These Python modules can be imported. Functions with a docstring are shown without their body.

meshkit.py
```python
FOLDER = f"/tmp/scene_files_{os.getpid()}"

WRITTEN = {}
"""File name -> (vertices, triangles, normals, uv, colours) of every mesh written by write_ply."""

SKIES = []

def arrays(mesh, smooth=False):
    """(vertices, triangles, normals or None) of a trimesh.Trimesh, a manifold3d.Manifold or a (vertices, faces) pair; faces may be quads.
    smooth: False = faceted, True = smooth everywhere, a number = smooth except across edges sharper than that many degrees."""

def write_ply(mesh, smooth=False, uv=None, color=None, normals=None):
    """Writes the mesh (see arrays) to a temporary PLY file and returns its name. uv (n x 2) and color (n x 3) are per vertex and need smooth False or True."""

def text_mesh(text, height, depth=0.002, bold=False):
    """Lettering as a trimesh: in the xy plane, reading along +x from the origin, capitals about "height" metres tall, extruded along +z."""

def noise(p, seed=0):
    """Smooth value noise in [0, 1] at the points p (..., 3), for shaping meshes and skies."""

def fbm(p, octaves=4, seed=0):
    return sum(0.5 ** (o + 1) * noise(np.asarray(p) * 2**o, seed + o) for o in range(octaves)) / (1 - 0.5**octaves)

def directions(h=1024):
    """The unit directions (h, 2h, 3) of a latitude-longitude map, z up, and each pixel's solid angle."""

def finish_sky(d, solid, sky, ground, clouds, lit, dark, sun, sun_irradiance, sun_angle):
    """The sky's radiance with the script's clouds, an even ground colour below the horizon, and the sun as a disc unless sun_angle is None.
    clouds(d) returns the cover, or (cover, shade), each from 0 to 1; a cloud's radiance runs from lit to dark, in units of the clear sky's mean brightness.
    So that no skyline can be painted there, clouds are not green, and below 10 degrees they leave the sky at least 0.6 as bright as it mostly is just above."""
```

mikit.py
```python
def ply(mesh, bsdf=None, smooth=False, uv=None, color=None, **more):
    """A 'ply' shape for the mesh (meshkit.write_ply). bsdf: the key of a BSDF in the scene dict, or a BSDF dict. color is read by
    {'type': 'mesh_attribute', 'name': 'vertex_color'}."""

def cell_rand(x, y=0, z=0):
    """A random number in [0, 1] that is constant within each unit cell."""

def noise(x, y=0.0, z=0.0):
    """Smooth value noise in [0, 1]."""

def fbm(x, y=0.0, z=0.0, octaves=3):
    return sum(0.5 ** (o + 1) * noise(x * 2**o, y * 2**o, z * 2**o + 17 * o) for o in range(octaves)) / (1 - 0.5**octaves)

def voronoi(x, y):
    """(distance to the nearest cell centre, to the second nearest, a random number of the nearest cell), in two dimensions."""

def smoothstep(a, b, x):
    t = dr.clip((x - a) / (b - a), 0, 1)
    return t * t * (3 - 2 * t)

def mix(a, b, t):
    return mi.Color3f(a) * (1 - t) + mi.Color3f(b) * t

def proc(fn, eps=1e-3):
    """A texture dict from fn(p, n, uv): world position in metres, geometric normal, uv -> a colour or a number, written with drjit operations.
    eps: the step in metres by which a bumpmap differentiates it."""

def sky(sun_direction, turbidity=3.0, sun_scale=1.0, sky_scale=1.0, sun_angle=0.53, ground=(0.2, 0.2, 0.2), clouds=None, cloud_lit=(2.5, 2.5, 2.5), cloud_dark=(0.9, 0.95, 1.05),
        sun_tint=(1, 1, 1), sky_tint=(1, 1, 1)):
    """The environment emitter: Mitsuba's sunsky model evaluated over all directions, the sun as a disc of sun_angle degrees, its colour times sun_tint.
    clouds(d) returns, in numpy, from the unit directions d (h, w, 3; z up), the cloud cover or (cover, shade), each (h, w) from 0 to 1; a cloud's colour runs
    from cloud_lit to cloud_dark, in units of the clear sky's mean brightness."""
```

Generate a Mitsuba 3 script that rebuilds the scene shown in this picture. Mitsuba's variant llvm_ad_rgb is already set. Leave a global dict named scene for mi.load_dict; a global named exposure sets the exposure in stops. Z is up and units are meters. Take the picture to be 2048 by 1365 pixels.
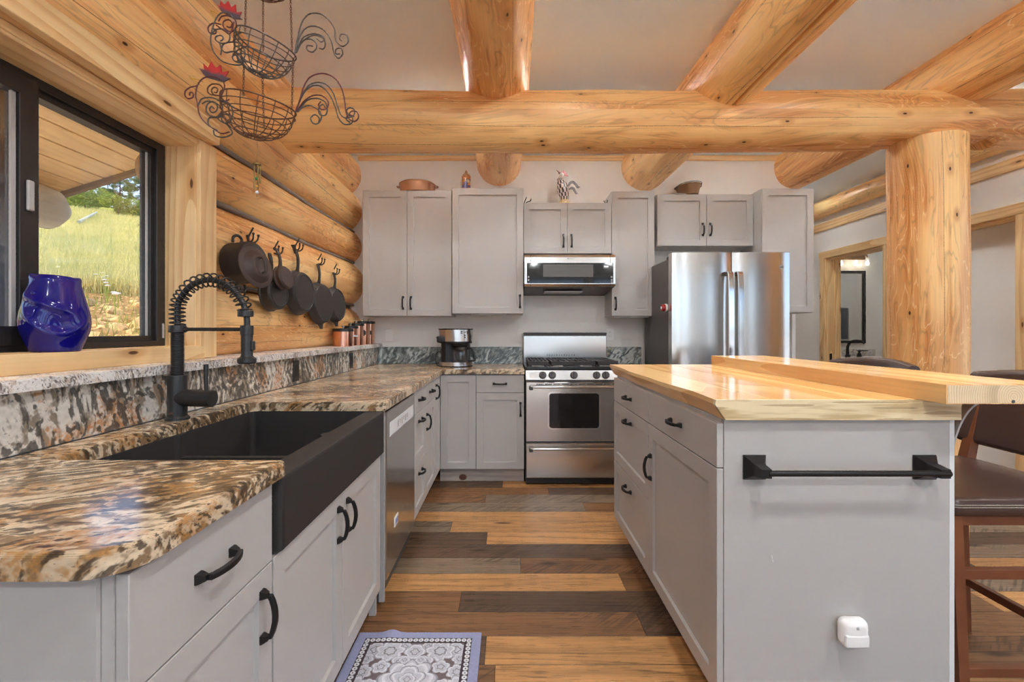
import math, random
import numpy as np, trimesh, manifold3d as m3, mitsuba as mi, drjit as dr, mikit, meshkit
from mikit import noise, fbm, voronoi, cell_rand, smoothstep, mix, proc
T = mi.ScalarTransform4f
PI = math.pi
random.seed(7)
R = np.random.default_rng(11)

PPX, PPY = -1.0, -1.0
SUN_SCALE, SKY_SCALE, EXPOSURE, LAMP_POWER = 0.95, 3.3, 2.0, 46.0
LAMP_COLOR = (.955, .985, 1.01)
CAB, WALL, CEIL = (177, 174, 170), (233, 230, 224), (236, 246, 252)
# ------------------------------------------------------------------ camera, sky, exposure, lamps
H = 1.22            # eye height
F = 920.0           # focal length in pixels of the 2048 x 1365 frame
CX, CY = 1018.0, 662.0
scene = {}
labels = {}
scene['camera'] = {'type': 'perspective', 'fov': 2 * math.degrees(math.atan(1024 / F)), 'fov_axis': 'x',
                   'near_clip': 0.02, 'far_clip': 500.0,
                   'principal_point_offset_x': (CX - 1024) / 2048 * PPX, 'principal_point_offset_y': (CY - 682.5) / 1365 * PPY,
                   'to_world': T().look_at(origin=[0, 0, H], target=[0, 1, H], up=[0, 0, 1])}
SUN = np.array([-0.35, -0.50, 0.75])
def cloud_cover(d):
    c = meshkit.fbm(d * np.array([3, 3, 6.0]), 4, 5)
    return np.clip((c - 0.52) * 4, 0, 1) * 0.7
scene['sky'] = mikit.sky(SUN, turbidity=3.0, sun_scale=SUN_SCALE, sky_scale=SKY_SCALE, clouds=cloud_cover, cloud_lit=(1.6, 1.6, 1.6), cloud_dark=(0.9, 0.95, 1.05))
exposure = EXPOSURE
LAMP = LAMP_POWER          # radiance of a recessed ceiling lamp's lens

def at(px, py, d):
    """The point at depth d (metres along the view axis) that stands at a pixel of the photograph."""
    return np.array([(px - CX) / F * d, d, H - (py - CY) / F * d])

# ------------------------------------------------------------------ helpers
used = set()
def free(k):
    n, q = 0, k
    while q in used:
        n += 1
        q = f'{k}_{n:03d}'
    used.add(q)
    return q
def tag(k, label, cat=None, group=None, kind=None):
    d = labels.setdefault(k, {})
    if label: d['label'] = label
    if cat: d['category'] = cat
    if group: d['group'] = group
    if kind: d['kind'] = kind
def thing(name, label, cat, group=None):
    k = free(name)
    tag(k, label, cat, group)
    return k
def shape(mesh, mat, smooth=False, uv=None, color=None, **more):
    return mikit.ply(mesh, mat, smooth, uv, color, **more)
def part(parent, name, sh, mat=None, smooth=False, uv=None, label=None, xf=None, kind=None):
    k = free(f'{parent}__{name}')
    d = dict(sh) if isinstance(sh, dict) else shape(sh, mat, smooth, uv)
    if xf is not None: d['to_world'] = T(np.asarray(xf, float))
    scene[k] = d
    if label or kind: tag(k, label, kind=kind)
    return k
def solo(name, label, cat, mesh, mat, smooth=False, uv=None, group=None, kind=None, xf=None):
    k = thing(name, label, cat, group)
    d = dict(mesh) if isinstance(mesh, dict) else shape(mesh, mat, smooth, uv)
    if xf is not None: d['to_world'] = T(np.asarray(xf, float))
    scene[k] = d
    if kind: labels[k]['kind'] = kind
    return k
def struct(name, mesh, mat, smooth=False, uv=None, label=None):
    k = free(name)
    scene[k] = shape(mesh, mat, smooth, uv)
    labels[k] = {'kind': 'structure', **({'label': label} if label else {})}
    return k
def hull(pts): return m3.Manifold.hull_points(np.asarray(pts, float))
def tm(m):
    if hasattr(m, 'to_mesh'):
        q = m.to_mesh()
        return trimesh.Trimesh(q.vert_properties[:, :3], q.tri_verts, process=False)
    return m
def cat(*ms):
    ms = [tm(m) for m in (ms[0] if len(ms) == 1 and isinstance(ms[0], (list, tuple)) else ms)]
    return trimesh.util.concatenate(ms)
def box(x0, x1, y0, y1, z0, z1, c=0.0):
    if c <= 0:
        return hull([[x, y, z] for x in (x0, x1) for y in (y0, y1) for z in (z0, z1)])
    P = []
    for x, a in ((x0, c), (x1, -c)):
        for y, b in ((y0, c), (y1, -c)):
            for z, e in ((z0, c), (z1, -c)):
                P += [[x, y + b, z + e], [x + a, y, z + e], [x + a, y + b, z]]
    return hull(P)
def rbox(x0, x1, y0, y1, z0, z1, r, n=12):
    s = [m3.Manifold.sphere(r, n).translate([x, y, z]) for x in (x0 + r, x1 - r) for y in (y0 + r, y1 - r) for z in (z0 + r, z1 - r)]
    return m3.Manifold.batch_hull(s)
def cyl(p0, p1, r0, r1=None, n=20):
    r1 = r0 if r1 is None else r1
    p0, p1 = np.asarray(p0, float), np.asarray(p1, float)
    w = (p1 - p0) / np.linalg.norm(p1 - p0)
    a = np.cross(w, [0, 0, 1] if abs(w[2]) < .9 else [1, 0, 0]); a /= np.linalg.norm(a)
    b = np.cross(w, a)
    t = np.arange(n) * 2 * PI / n
    ring = np.cos(t)[:, None] * a + np.sin(t)[:, None] * b
    return hull(np.vstack([p0 + ring * r0, p1 + ring * r1]))
def lathe(prof, n=32, cap=True):
    """prof: (radius, height) from the bottom up, about the z axis."""
    prof = np.asarray(prof, float)
    t = np.arange(n) * 2 * PI / n
    V = np.stack([np.outer(prof[:, 0], np.cos(t)), np.outer(prof[:, 0], np.sin(t)), np.repeat(prof[:, 1:2], n, 1)], -1).reshape(-1, 3)
    i, j = np.meshgrid(np.arange(len(prof) - 1), np.arange(n), indexing='ij')
    a, b = i * n + j, i * n + (j + 1) % n
    Q = np.stack([a, b, b + n, a + n], -1).reshape(-1, 4)
    Fc = np.vstack([Q[:, [0, 1, 2]], Q[:, [0, 2, 3]]])
    if cap:
        V = np.vstack([V, [[0, 0, prof[0, 1]], [0, 0, prof[-1, 1]]]])
        k = np.arange(n); L = len(V)
        Fc = np.vstack([Fc, np.stack([(k + 1) % n, k, k * 0 + L - 2], 1), np.stack([k + (len(prof) - 1) * n, (k + 1) % n + (len(prof) - 1) * n, k * 0 + L - 1], 1)])
    return trimesh.Trimesh(V, Fc, process=False)
def catmull(P, n=8, closed=False):
    P = np.asarray(P, float)
    if closed: Q = np.vstack([P[-1], P, P[0], P[1]])
    else: Q = np.vstack([2 * P[0] - P[1], P, 2 * P[-1] - P[-2]])
    out = []
    t = np.linspace(0, 1, n, endpoint=False)[:, None]
    for k in range(1, len(Q) - 2):
        a, b, c, d = Q[k - 1:k + 3]
        out.append(.5 * (2 * b + (c - a) * t + (2 * a - 5 * b + 4 * c - d) * t ** 2 + (3 * b - a - 3 * c + d) * t ** 3))
    if not closed: out.append(Q[-2][None])
    return np.vstack(out)
def tube(P, r, sides=6, closed=False):
    P = np.asarray(P, float)
    n = len(P)
    t = np.roll(P, -1, 0) - np.roll(P, 1, 0) if closed else np.gradient(P, axis=0)
    t /= np.linalg.norm(t, axis=1, keepdims=True) + 1e-12
    a = np.zeros_like(P)
    v = np.cross(t[0], [0, 0, 1.0] if abs(t[0][2]) < .9 else [1.0, 0, 0])
    for k in range(n):
        v = v - t[k] * (v @ t[k]); v /= np.linalg.norm(v) + 1e-12
        a[k] = v
    b = np.cross(t, a)
    ang = np.arange(sides) * 2 * PI / sides
    rr = np.broadcast_to(np.asarray(r, float), (n,))
    V = (P[:, None] + rr[:, None, None] * (np.cos(ang)[None, :, None] * a[:, None] + np.sin(ang)[None, :, None] * b[:, None])).reshape(-1, 3)
    m = n if closed else n - 1
    i, j = np.meshgrid(np.arange(m), np.arange(sides), indexing='ij')
    p, q = i * sides + j, i * sides + (j + 1) % sides
    i2 = (i + 1) % n
    p2, q2 = i2 * sides + j, i2 * sides + (j + 1) % sides
    Q = np.stack([p, q, q2, p2], -1).reshape(-1, 4)
    Fc = np.vstack([Q[:, [0, 1, 2]], Q[:, [0, 2, 3]]])
    if not closed:
        V = np.vstack([V, P[:1], P[-1:]])
        k = np.arange(sides)
        Fc = np.vstack([Fc, np.stack([(k + 1) % sides, k, k * 0 + len(V) - 2], 1), np.stack([k + (n - 1) * sides, (k + 1) % sides + (n - 1) * sides, k * 0 + len(V) - 1], 1)])
    return trimesh.Trimesh(V, Fc, process=False)
def grain(m, axis, u0, v0=0.0):
    """The mesh with every triangle its own, and uv in metres: u along the grain axis."""
    m = tm(m)
    V = np.array(m.vertices)[np.array(m.faces)].reshape(-1, 3)
    o = [k for k in range(3) if k != axis]
    uv = np.stack([V[:, axis] + u0, V[:, o[0]] + V[:, o[1]] + v0], 1)
    return (V, np.arange(len(V)).reshape(-1, 3)), uv
def moved(m, M):
    m = tm(m).copy(); m.apply_transform(np.asarray(M, float)); return m
def rot(axis, deg, c=(0, 0, 0)):
    return trimesh.transformations.rotation_matrix(math.radians(deg), axis, c)
def tr(x, y, z):
    M = np.eye(4); M[:3, 3] = (x, y, z); return M
def s2l(*c):
    c = np.asarray(c, float) / 255
    return tuple(np.where(c < .04045, c / 12.92, ((c + .055) / 1.055) ** 2.4).tolist())
def rgb(*c): return {'type': 'rgb', 'value': list(s2l(*c))}
wood_id = [0]
def nid():
    wood_id[0] += 1
    return wood_id[0] * 8.0

# ------------------------------------------------------------------ materials
def mat(key, color, rough=.5, metallic=0.0, spec=.5, bump=None, bscale=1.0, **more):
    d = {'type': 'principled', 'base_color': color, 'roughness': rough, 'metallic': metallic, 'specular': spec, **more}
    if bump is not None: d = {'type': 'bumpmap', 'tex': bump, 'scale': bscale, 'bsdf': d}
    scene[key] = {'type': 'twosided', 'bsdf': d}
    return key
frac = lambda x: x - dr.floor(x)
C3 = lambda *c: mi.Color3f(*s2l(*c))
def log_wood(p, n, uv):
    u, v = uv.x, uv.y
    w = noise(u * 1.7, v * 5, 1.3)
    w2 = fbm(u * 3.1, v * 14, 4, 3)
    big = fbm(u * 1.1, v * 5, 7, 3)
    c = fbm(u * 1.6 + 1.6 * w, v * 11 + w * 2.2, 0, 4)
    band = dr.abs(frac(c * 9) - .5) * 2                       # growth rings cut by the drawknife
    streak = fbm(u * 1.3, v * 46 + 2 * w, 3, 3)
    t = .62 * smoothstep(.34, .64, big) + .34 * smoothstep(.42, .70, streak) * smoothstep(.3, .6, w2)
    col = mix(C3(244, 200, 136), C3(200, 128, 62), dr.clip(t, 0, 1))
    col = col * (1 - .22 * smoothstep(.62, 1, band) * smoothstep(.34, .58, w2))
    col = mix(col, C3(250, 222, 172), smoothstep(.82, 1, 1 - band) * smoothstep(.45, .6, big) * .5)
    col = col * (.94 + .10 * noise(u * 5, v * 190))
    cell = dr.floor(v / .095)
    off = cell_rand(cell, 3) * .075 + .008
    line = dr.abs(v - cell * .095 - off - .020 * (noise(u * 1.3, cell) - .5))
    seg = smoothstep(.46, .60, noise(u * .9 + cell * 7.3, cell * 1.7))
    col = mix(col, C3(104, 62, 30), (1 - smoothstep(.0005, .0018, line)) * seg * .8)
    f1, f2, wh = voronoi(u * 2.4, v * 5.5)
    k = dr.select(wh < .55, 1.0, 0.0)
    col = mix(col, C3(190, 128, 66), (1 - smoothstep(.04, .16, f1)) * k * .6)
    return mix(col, C3(72, 40, 22), (1 - smoothstep(.018, .036, f1)) * k)
def pine_wood(p, n, uv):
    u, v = uv.x, uv.y
    i = dr.floor(u / 8)
    r = cell_rand(i, 1)
    w = noise(u * 1.1, v * 5 + i, 2)
    c = noise(u * .7 + i * 3.7, v * 9, i) * 1.6 + v * 7 + w * .8
    band = frac(c * 2.2)
    col = mix(C3(234, 200, 148), C3(206, 158, 100), smoothstep(.3, .95, band) * .8)
    col = mix(col, C3(226, 190, 140), r * .5)
    col = col * (.95 + .08 * noise(u * 7, v * 190))
    f1, f2, wh = voronoi(u * 1.5, v * 5 + i * .37)
    k = dr.select(wh < .42, 1.0, 0.0)
    col = mix(col, C3(190, 138, 84), (1 - smoothstep(.04, .13, f1)) * k * .7)
    return mix(col, C3(96, 62, 40), (1 - smoothstep(.02, .04, f1)) * k)
def slab_wood(p, n, uv):
    u, v = uv.x, uv.y
    i = dr.floor(u / 8)
    w = noise(u * 1.3, v * 6 + i, 2)
    band = frac(noise(u * .8 + i, v * 8, i) * 3 + w)
    col = mix(C3(236, 198, 138), C3(210, 152, 86), smoothstep(.2, 1, band) * .55 + .35 * cell_rand(i, 2))
    col = col * (.93 + .1 * noise(u * 6, v * 200))
    st = smoothstep(.84, .90, noise(u * 1.6 + i * 1.3, v * 30)) * smoothstep(.5, .7, noise(u * 3 + i, v * 5))
    col = mix(col, C3(138, 88, 46), st * .7)
    return col
def floor_wood(p, n, uv):
    u, v = uv.x, uv.y
    i = dr.floor(u / 8)
    tone = dr.floor(v / 4 + .02)
    r = cell_rand(i, 5)
    light, mid, dark, grey = C3(180, 132, 82), C3(122, 86, 55), C3(86, 65, 48), C3(122, 104, 84)
    base = dr.select(tone < .5, light, dr.select(tone < 1.5, mid, dr.select(tone < 2.5, dark, grey)))
    base = base * (.84 + .24 * r)
    vv = v - tone * 4
    w = noise(u * 1.9, vv * 9 + i, 1)
    g = fbm(u * 2.6 + w * .8, vv * 34 + i * 3 + w * 2.5, 0, 3)
    g2 = fbm(u * 5.5, vv * 130 + w * 5 + i, 4, 3)
    col = base * (.60 + .46 * g + .44 * g2)
    cath = frac((vv - .079 + .05 * noise(u * .9 + i * 1.7, 3, i)) * 34 / (1 + 2.5 * noise(u * 1.3 + i, 9, i)) + u * 1.4 * (r - .5))
    col = mix(col, col * .58, smoothstep(.72, .98, cath) * smoothstep(.35, .60, noise(u * 2.2 + i, vv * 8)) * .8)
    pore = smoothstep(.70, .84, noise(u * 16, vv * 330 + i))
    col = mix(col, col * .62, pore)
    hatch = smoothstep(.35, .75, noise(u * 95 - vv * 110, vv * 14)) * smoothstep(.45, .62, noise(u * 1.6 + i * 2, vv * 5 + i)) * dr.select(tone > .5, 1.0, 0.08)
    col = mix(col, C3(54, 44, 36), hatch * .5)
    f1, f2, wh = voronoi(u * 1.1 + i, vv * 4 + i * .3)
    k = dr.select(wh < .5, 1.0, 0.0)
    col = mix(col, C3(52, 36, 26), (1 - smoothstep(.02, .09, f1)) * k * .85)
    edge = 1 - smoothstep(.0010, .0026, dr.minimum(dr.abs(vv), dr.abs(.158 - vv)))
    return mix(col, C3(40, 30, 22), edge * .5)
def granite(dark, cream, gold, grey, gold_amt, dark_amt, cream_amt=.50, scale=1.0):
    def fn(p, n, uv):
        x, y, z = p.x * scale, p.y * scale, p.z * scale
        w1 = fbm(x * 4, y * 4, z * 4, 3) - .5
        w2 = fbm(x * 4 + 9, y * 4 + 4, z * 4 + 2, 3) - .5
        a = x * .62 + y * .25 + z * .74 + w1 * .22
        b = x * .70 - y * .30 - z * .64 + w2 * .22
        c = y * .92 - x * .2 + w1 * .16
        zone = fbm(a * 2.2 + 3, b * 4.2 + 1, c * 4.2, 3)          # broad drifts of light and dark
        s = fbm(a * 16, b * 62, c * 62, 4)
        d = fbm(a * 20 + 5, b * 80 + 3, c * 80, 4)
        g = fbm(a * 5 + 2, b * 13 + 7, c * 13, 3)
        sp = noise(x * 260, y * 260, z * 260)
        sp2 = fbm(x * 120, y * 120, z * 120, 2)
        sn = s + .55 * (zone - .5) + .20 * (sp2 - .5)
        dn = d - .45 * (zone - .5) + .22 * (sp2 - .5)
        col = mix(C3(*grey), C3(*cream), smoothstep(cream_amt - .10, cream_amt + .08, sn) * (.72 + .28 * sp2))
        col = mix(col, C3(*gold), smoothstep(gold_amt - .05, gold_amt + .10, g + .14 * (sp2 - .5)) * (.25 + .6 * smoothstep(.35, .7, sp2)))
        col = mix(col, C3(*dark), smoothstep(dark_amt - .03, dark_amt + .10, dn) * .88)
        return mix(col, C3(36, 32, 30), smoothstep(.84, .93, sp) * .5) * (.88 + .24 * noise(x * 150, y * 150, z * 150))
    return fn
mat('log_material', proc(log_wood), .42, spec=.45)
mat('pine_material', proc(pine_wood), .42, spec=.4)
mat('slab_material', proc(slab_wood), .12, spec=.5, clearcoat=.6, clearcoat_gloss=.95)
mat('floor_material', proc(floor_wood), .40, spec=.4)
mat('granite_counter', proc(granite((64, 52, 42), (216, 196, 166), (172, 122, 62), (130, 106, 78), .53, .515, .53)), .14, spec=.55)
mat('granite_splash', proc(granite((66, 64, 60), (222, 216, 204), (176, 116, 56), (138, 128, 112), .58, .50, .50, .78)), .22, spec=.5)
mat('granite_back', proc(granite((62, 74, 74), (206, 212, 206), (140, 112, 74), (124, 134, 130), .62, .52, .52, .9)), .2, spec=.5)
mat('granite_edge', proc(granite((96, 86, 82), (230, 226, 220), (186, 164, 140), (190, 182, 174), .62, .56, .48, 2.6)), .25, spec=.5)
mat('cabinet_paint', rgb(*CAB), .42, spec=.4)
mat('wall_paint', rgb(*WALL), .85, spec=.2)
mat('ceiling_paint', rgb(*CEIL), .9, spec=.2)
mat('black_metal', rgb(30, 29, 29), .38, .4, .5)
mat('black_frame', rgb(34, 33, 34), .42, spec=.5)
mat('black_sink', rgb(44, 42, 41), .62, spec=.35)
mat('faucet_black', rgb(36, 36, 36), .36, spec=.55)
mat('cast_iron', rgb(46, 43, 42), .46, spec=.45)
mat('brown_iron', rgb(62, 50, 46), .5, spec=.45)
mat('steel', rgb(206, 203, 199), .19, 1.0)
mat('steel_side', rgb(92, 90, 90), .45, .6)
mat('steel_bright', rgb(225, 225, 225), .12, 1.0)
mat('dark_glass', rgb(12, 12, 13), .06, spec=.6)
mat('grey_glass', rgb(78, 76, 72), .3, spec=.5)
mat('black_plastic', rgb(24, 24, 25), .35, spec=.5)
mat('dark_grey', rgb(70, 68, 68), .45, spec=.5)
mat('white_plastic', rgb(238, 236, 232), .35, spec=.5)
mat('grey_plastic', rgb(168, 166, 164), .4, spec=.5)
mat('light_edge', rgb(214, 216, 216), .5, spec=.3)
mat('copper', rgb(226, 168, 142), .14, 1.0)
mat('old_copper', rgb(168, 126, 98), .45, .7)
mat('bronze_pot', rgb(120, 92, 66), .4, .6)
mat('chink', rgb(120, 112, 106), .8, spec=.2)
mat('leather', rgb(66, 48, 42), .32, spec=.5, bump=proc(lambda p, n, uv: fbm(p.x * 160, p.y * 160, p.z * 160, 2) * .0008), bscale=1.0)
mat('thread', rgb(150, 138, 126), .6, spec=.3)
mat('mahogany', proc(lambda p, n, uv: mix(C3(126, 76, 48), C3(92, 50, 32), fbm(p.x * 9 + p.z * 4, p.y * 9 + p.z * 4, p.z * 9, 3))), .3, spec=.5)
mat('cobalt_glaze', rgb(14, 10, 104), .06, spec=.55, clearcoat=.3, clearcoat_gloss=1.0)
mat('red_enamel', rgb(150, 34, 36), .4, spec=.5)
mat('rust_wire', rgb(96, 62, 46), .5, .3)
mat('grey_wire', rgb(78, 76, 74), .5, .3)
mat('purple_wire', rgb(92, 46, 52), .5, .3)
mat('yellow_wire', rgb(206, 156, 44), .5)
mat('comb_red', proc(lambda p, n, uv: mix(C3(70, 62, 70), C3(166, 42, 46), smoothstep(.2, .55, uv.y + .25 * (noise(p.x * 90, p.y * 90, p.z * 90) - .5)))), .4, spec=.5)
mat('outlet_black', rgb(40, 38, 36), .3, spec=.5)
mat('stone', proc(lambda p, n, uv: mix(C3(234, 200, 140), C3(196, 154, 100), fbm(p.x * 5, p.y * 5, p.z * 5, 3))), .9, spec=.2)
mat('bark', rgb(92, 74, 56), .9, spec=.1)
mat('grey_log', proc(lambda p, n, uv: mix(C3(196, 196, 178), C3(150, 150, 130), fbm(p.y * 1.5, p.z * 16, p.x * 16, 3))), .8, spec=.2)
mat('fascia', rgb(120, 108, 92), .6, spec=.3)
mat('mirror', rgb(235, 235, 235), .02, 1.0)
mat('tile_grey', rgb(88, 90, 96), .5)
mat('mat_blue', rgb(140, 146, 178), .9, spec=.1)
mat('string_metal', rgb(150, 130, 80), .3, .9)
mat('green_bead', rgb(30, 140, 80), .1, spec=.7)
scene['glass'] = {'type': 'thindielectric', 'int_ior': 1.5}
scene['clear_glass'] = {'type': 'thindielectric', 'int_ior': 1.5}
scene['foliage'] = {'type': 'twosided', 'bsdf': {'type': 'diffuse', 'reflectance': proc(lambda p, n, uv: mix(C3(104, 124, 48), C3(168, 176, 84), noise(p.x * 2.3, p.y * 2.3, p.z * 2.3)))}}
scene['pine_foliage'] = {'type': 'twosided', 'bsdf': {'type': 'diffuse', 'reflectance': rgb(92, 112, 66)}}
def ground_color(p, n, uv):
    s = -p.x
    e = fbm(p.x * .9, p.y * .9, 0, 3)
    gr = mix(C3(186, 184, 96), C3(216, 202, 136), smoothstep(.35, .65, fbm(p.x * .35, p.y * .35, 3, 3)))
    gr = mix(gr, C3(150, 158, 60), smoothstep(.5, .7, fbm(p.x * .22 + 5, p.y * .22, 8, 3)))
    gr = gr * (.8 + .4 * noise(p.x * 14, p.y * 14, p.z * 3))
    di = mix(C3(120, 92, 60), C3(182, 146, 96), fbm(p.x * 7, p.y * 7, p.z * 7, 3))
    di = di * (.7 + .6 * noise(p.x * 30, p.y * 30, p.z * 30))
    di = mix(C3(214, 204, 188) * (.85 + .3 * noise(p.x * 25, p.y * 25)), di, smoothstep(3.4, 3.9, .35 * s + .65 * dr.maximum(p.y, 0)))
    return mix(di, gr, smoothstep(8.0, 9.0, .35 * s + .65 * p.y + 1.2 * (e - .5)))
scene['hill_ground'] = {'type': 'twosided', 'bsdf': {'type': 'diffuse', 'reflectance': proc(ground_color)}}
scene['grass_blade'] = {'type': 'twosided', 'bsdf': {'type': 'diffuse', 'reflectance': proc(lambda p, n, uv: mix(C3(196, 190, 112), C3(226, 212, 150), noise(p.x * 3, p.y * 3, p.z * 3)))}}
def mat_pattern(p, n, uv):
    # woven runner: mirrored damask of flowers inside a band of little rings
    X0, X1, Y1 = -.60, -.11, 1.85
    xc = (X0 + X1) / 2
    hw = (X1 - X0) / 2
    ax = dr.abs(p.x - xc)
    yy = Y1 - p.y
    e = dr.minimum(hw - ax, yy)
    ground, pale, mid, line = C3(112, 98, 100), C3(214, 214, 218), C3(166, 166, 176), C3(70, 62, 66)
    col = ground
    def flower(fx, fy, r, petals, ph):
        dx, dy = ax - fx, yy - fy
        q = dr.sqrt(dx * dx + dy * dy)
        th = dr.atan2(dy, dx)
        lob = r * (.74 + .26 * dr.abs(dr.cos(th * petals * .5 + ph)))
        f = q / lob
        inner = smoothstep(.55, .9, frac(f * 2.3 + .12 * dr.cos(th * petals)))
        c = mix(mid, pale, .35 + .6 * inner)
        c = mix(c, line, (1 - smoothstep(.02, .10, dr.abs(f - .36))) * .7 + (1 - smoothstep(.02, .07, dr.abs(f - .98))) * .5)
        return c, dr.select(f < 1, 1.0, 0.0)
    for fx, fy, r, pt, ph in ((.155, .100, .046, 4, .3), (.175, .150, .034, 6, .3), (.045, .085, .034, 4, .2), (.095, .108, .062, 7, 1), (0, .112, .044, 5, 0), (.045, .165, .036, 4, .9), (.108, .190, .036, 5, .6), (.170, .215, .042, 7, 0), (.185, .290, .064, 10, .2), (.125, .275, .030, 5, 0), (0, .255, .108, 8, .4), (0, .250, .066, 6, .9), (0, .250, .032, 5, .2),
                              (0, .43, .085, 6, .4), (.11, .40, .045, 5, 1), (.17, .45, .045, 6, 0), (.10, .50, .04, 5, 0), (.05, .35, .03, 5, 0), (.03, .155, .022, 4, 0)):
        c, k = flower(fx, fy, r, pt, ph)
        col = dr.select(k > .5, c, col)
    nz = noise(p.x * 420, p.y * 420)
    band = dr.select((e > .035) & (e < .058), 1.0, 0.0)
    along = dr.select(hw - ax < yy, yy, ax)
    cu = frac(along / .021) - .5
    cv = (e - .0465) / .021
    q = dr.sqrt(cu * cu + cv * cv)
    ring = mix(line, pale, smoothstep(.10, .16, q) * (1 - smoothstep(.42, .5, q)))
    col = dr.select(band > .5, ring, col)
    col = dr.select((e > .058) & (e < .064), line, col)
    col = dr.select(e < .035, C3(150, 154, 184), col)
    return col * (.86 + .24 * nz)
mat('mat_weave', proc(mat_pattern), .95, spec=.1)
def hound(p, n, uv):
    a = dr.floor(uv.x * 9 + .35 * dr.floor(uv.y * 6))
    k = frac(uv.x * 9 + .5 * dr.floor(uv.y * 7)) + .25 * dr.abs(frac(uv.y * 7) - .5)
    col = dr.select(k < .52, C3(30, 26, 26), C3(232, 222, 218))
    return dr.select(uv.y > .78, mix(C3(236, 228, 222), C3(60, 56, 54), smoothstep(.62, .7, noise(uv.x * 30, uv.y * 40))), col)
mat('hound_paint', proc(hound), .3, spec=.5)
def stein(p, n, uv):
    f1, f2, wh = voronoi(uv.x * 7, uv.y * 6)
    c = dr.select(wh < .25, C3(196, 132, 66), dr.select(wh < .5, C3(70, 66, 110), dr.select(wh < .75, C3(206, 196, 180), C3(150, 92, 56))))
    c = mix(C3(46, 36, 40), c, smoothstep(.03, .12, f2 - f1))
    return dr.select(uv.y > .72, C3(176, 112, 58), c)
mat('stein_paint', proc(stein), .3, spec=.5)
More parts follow.
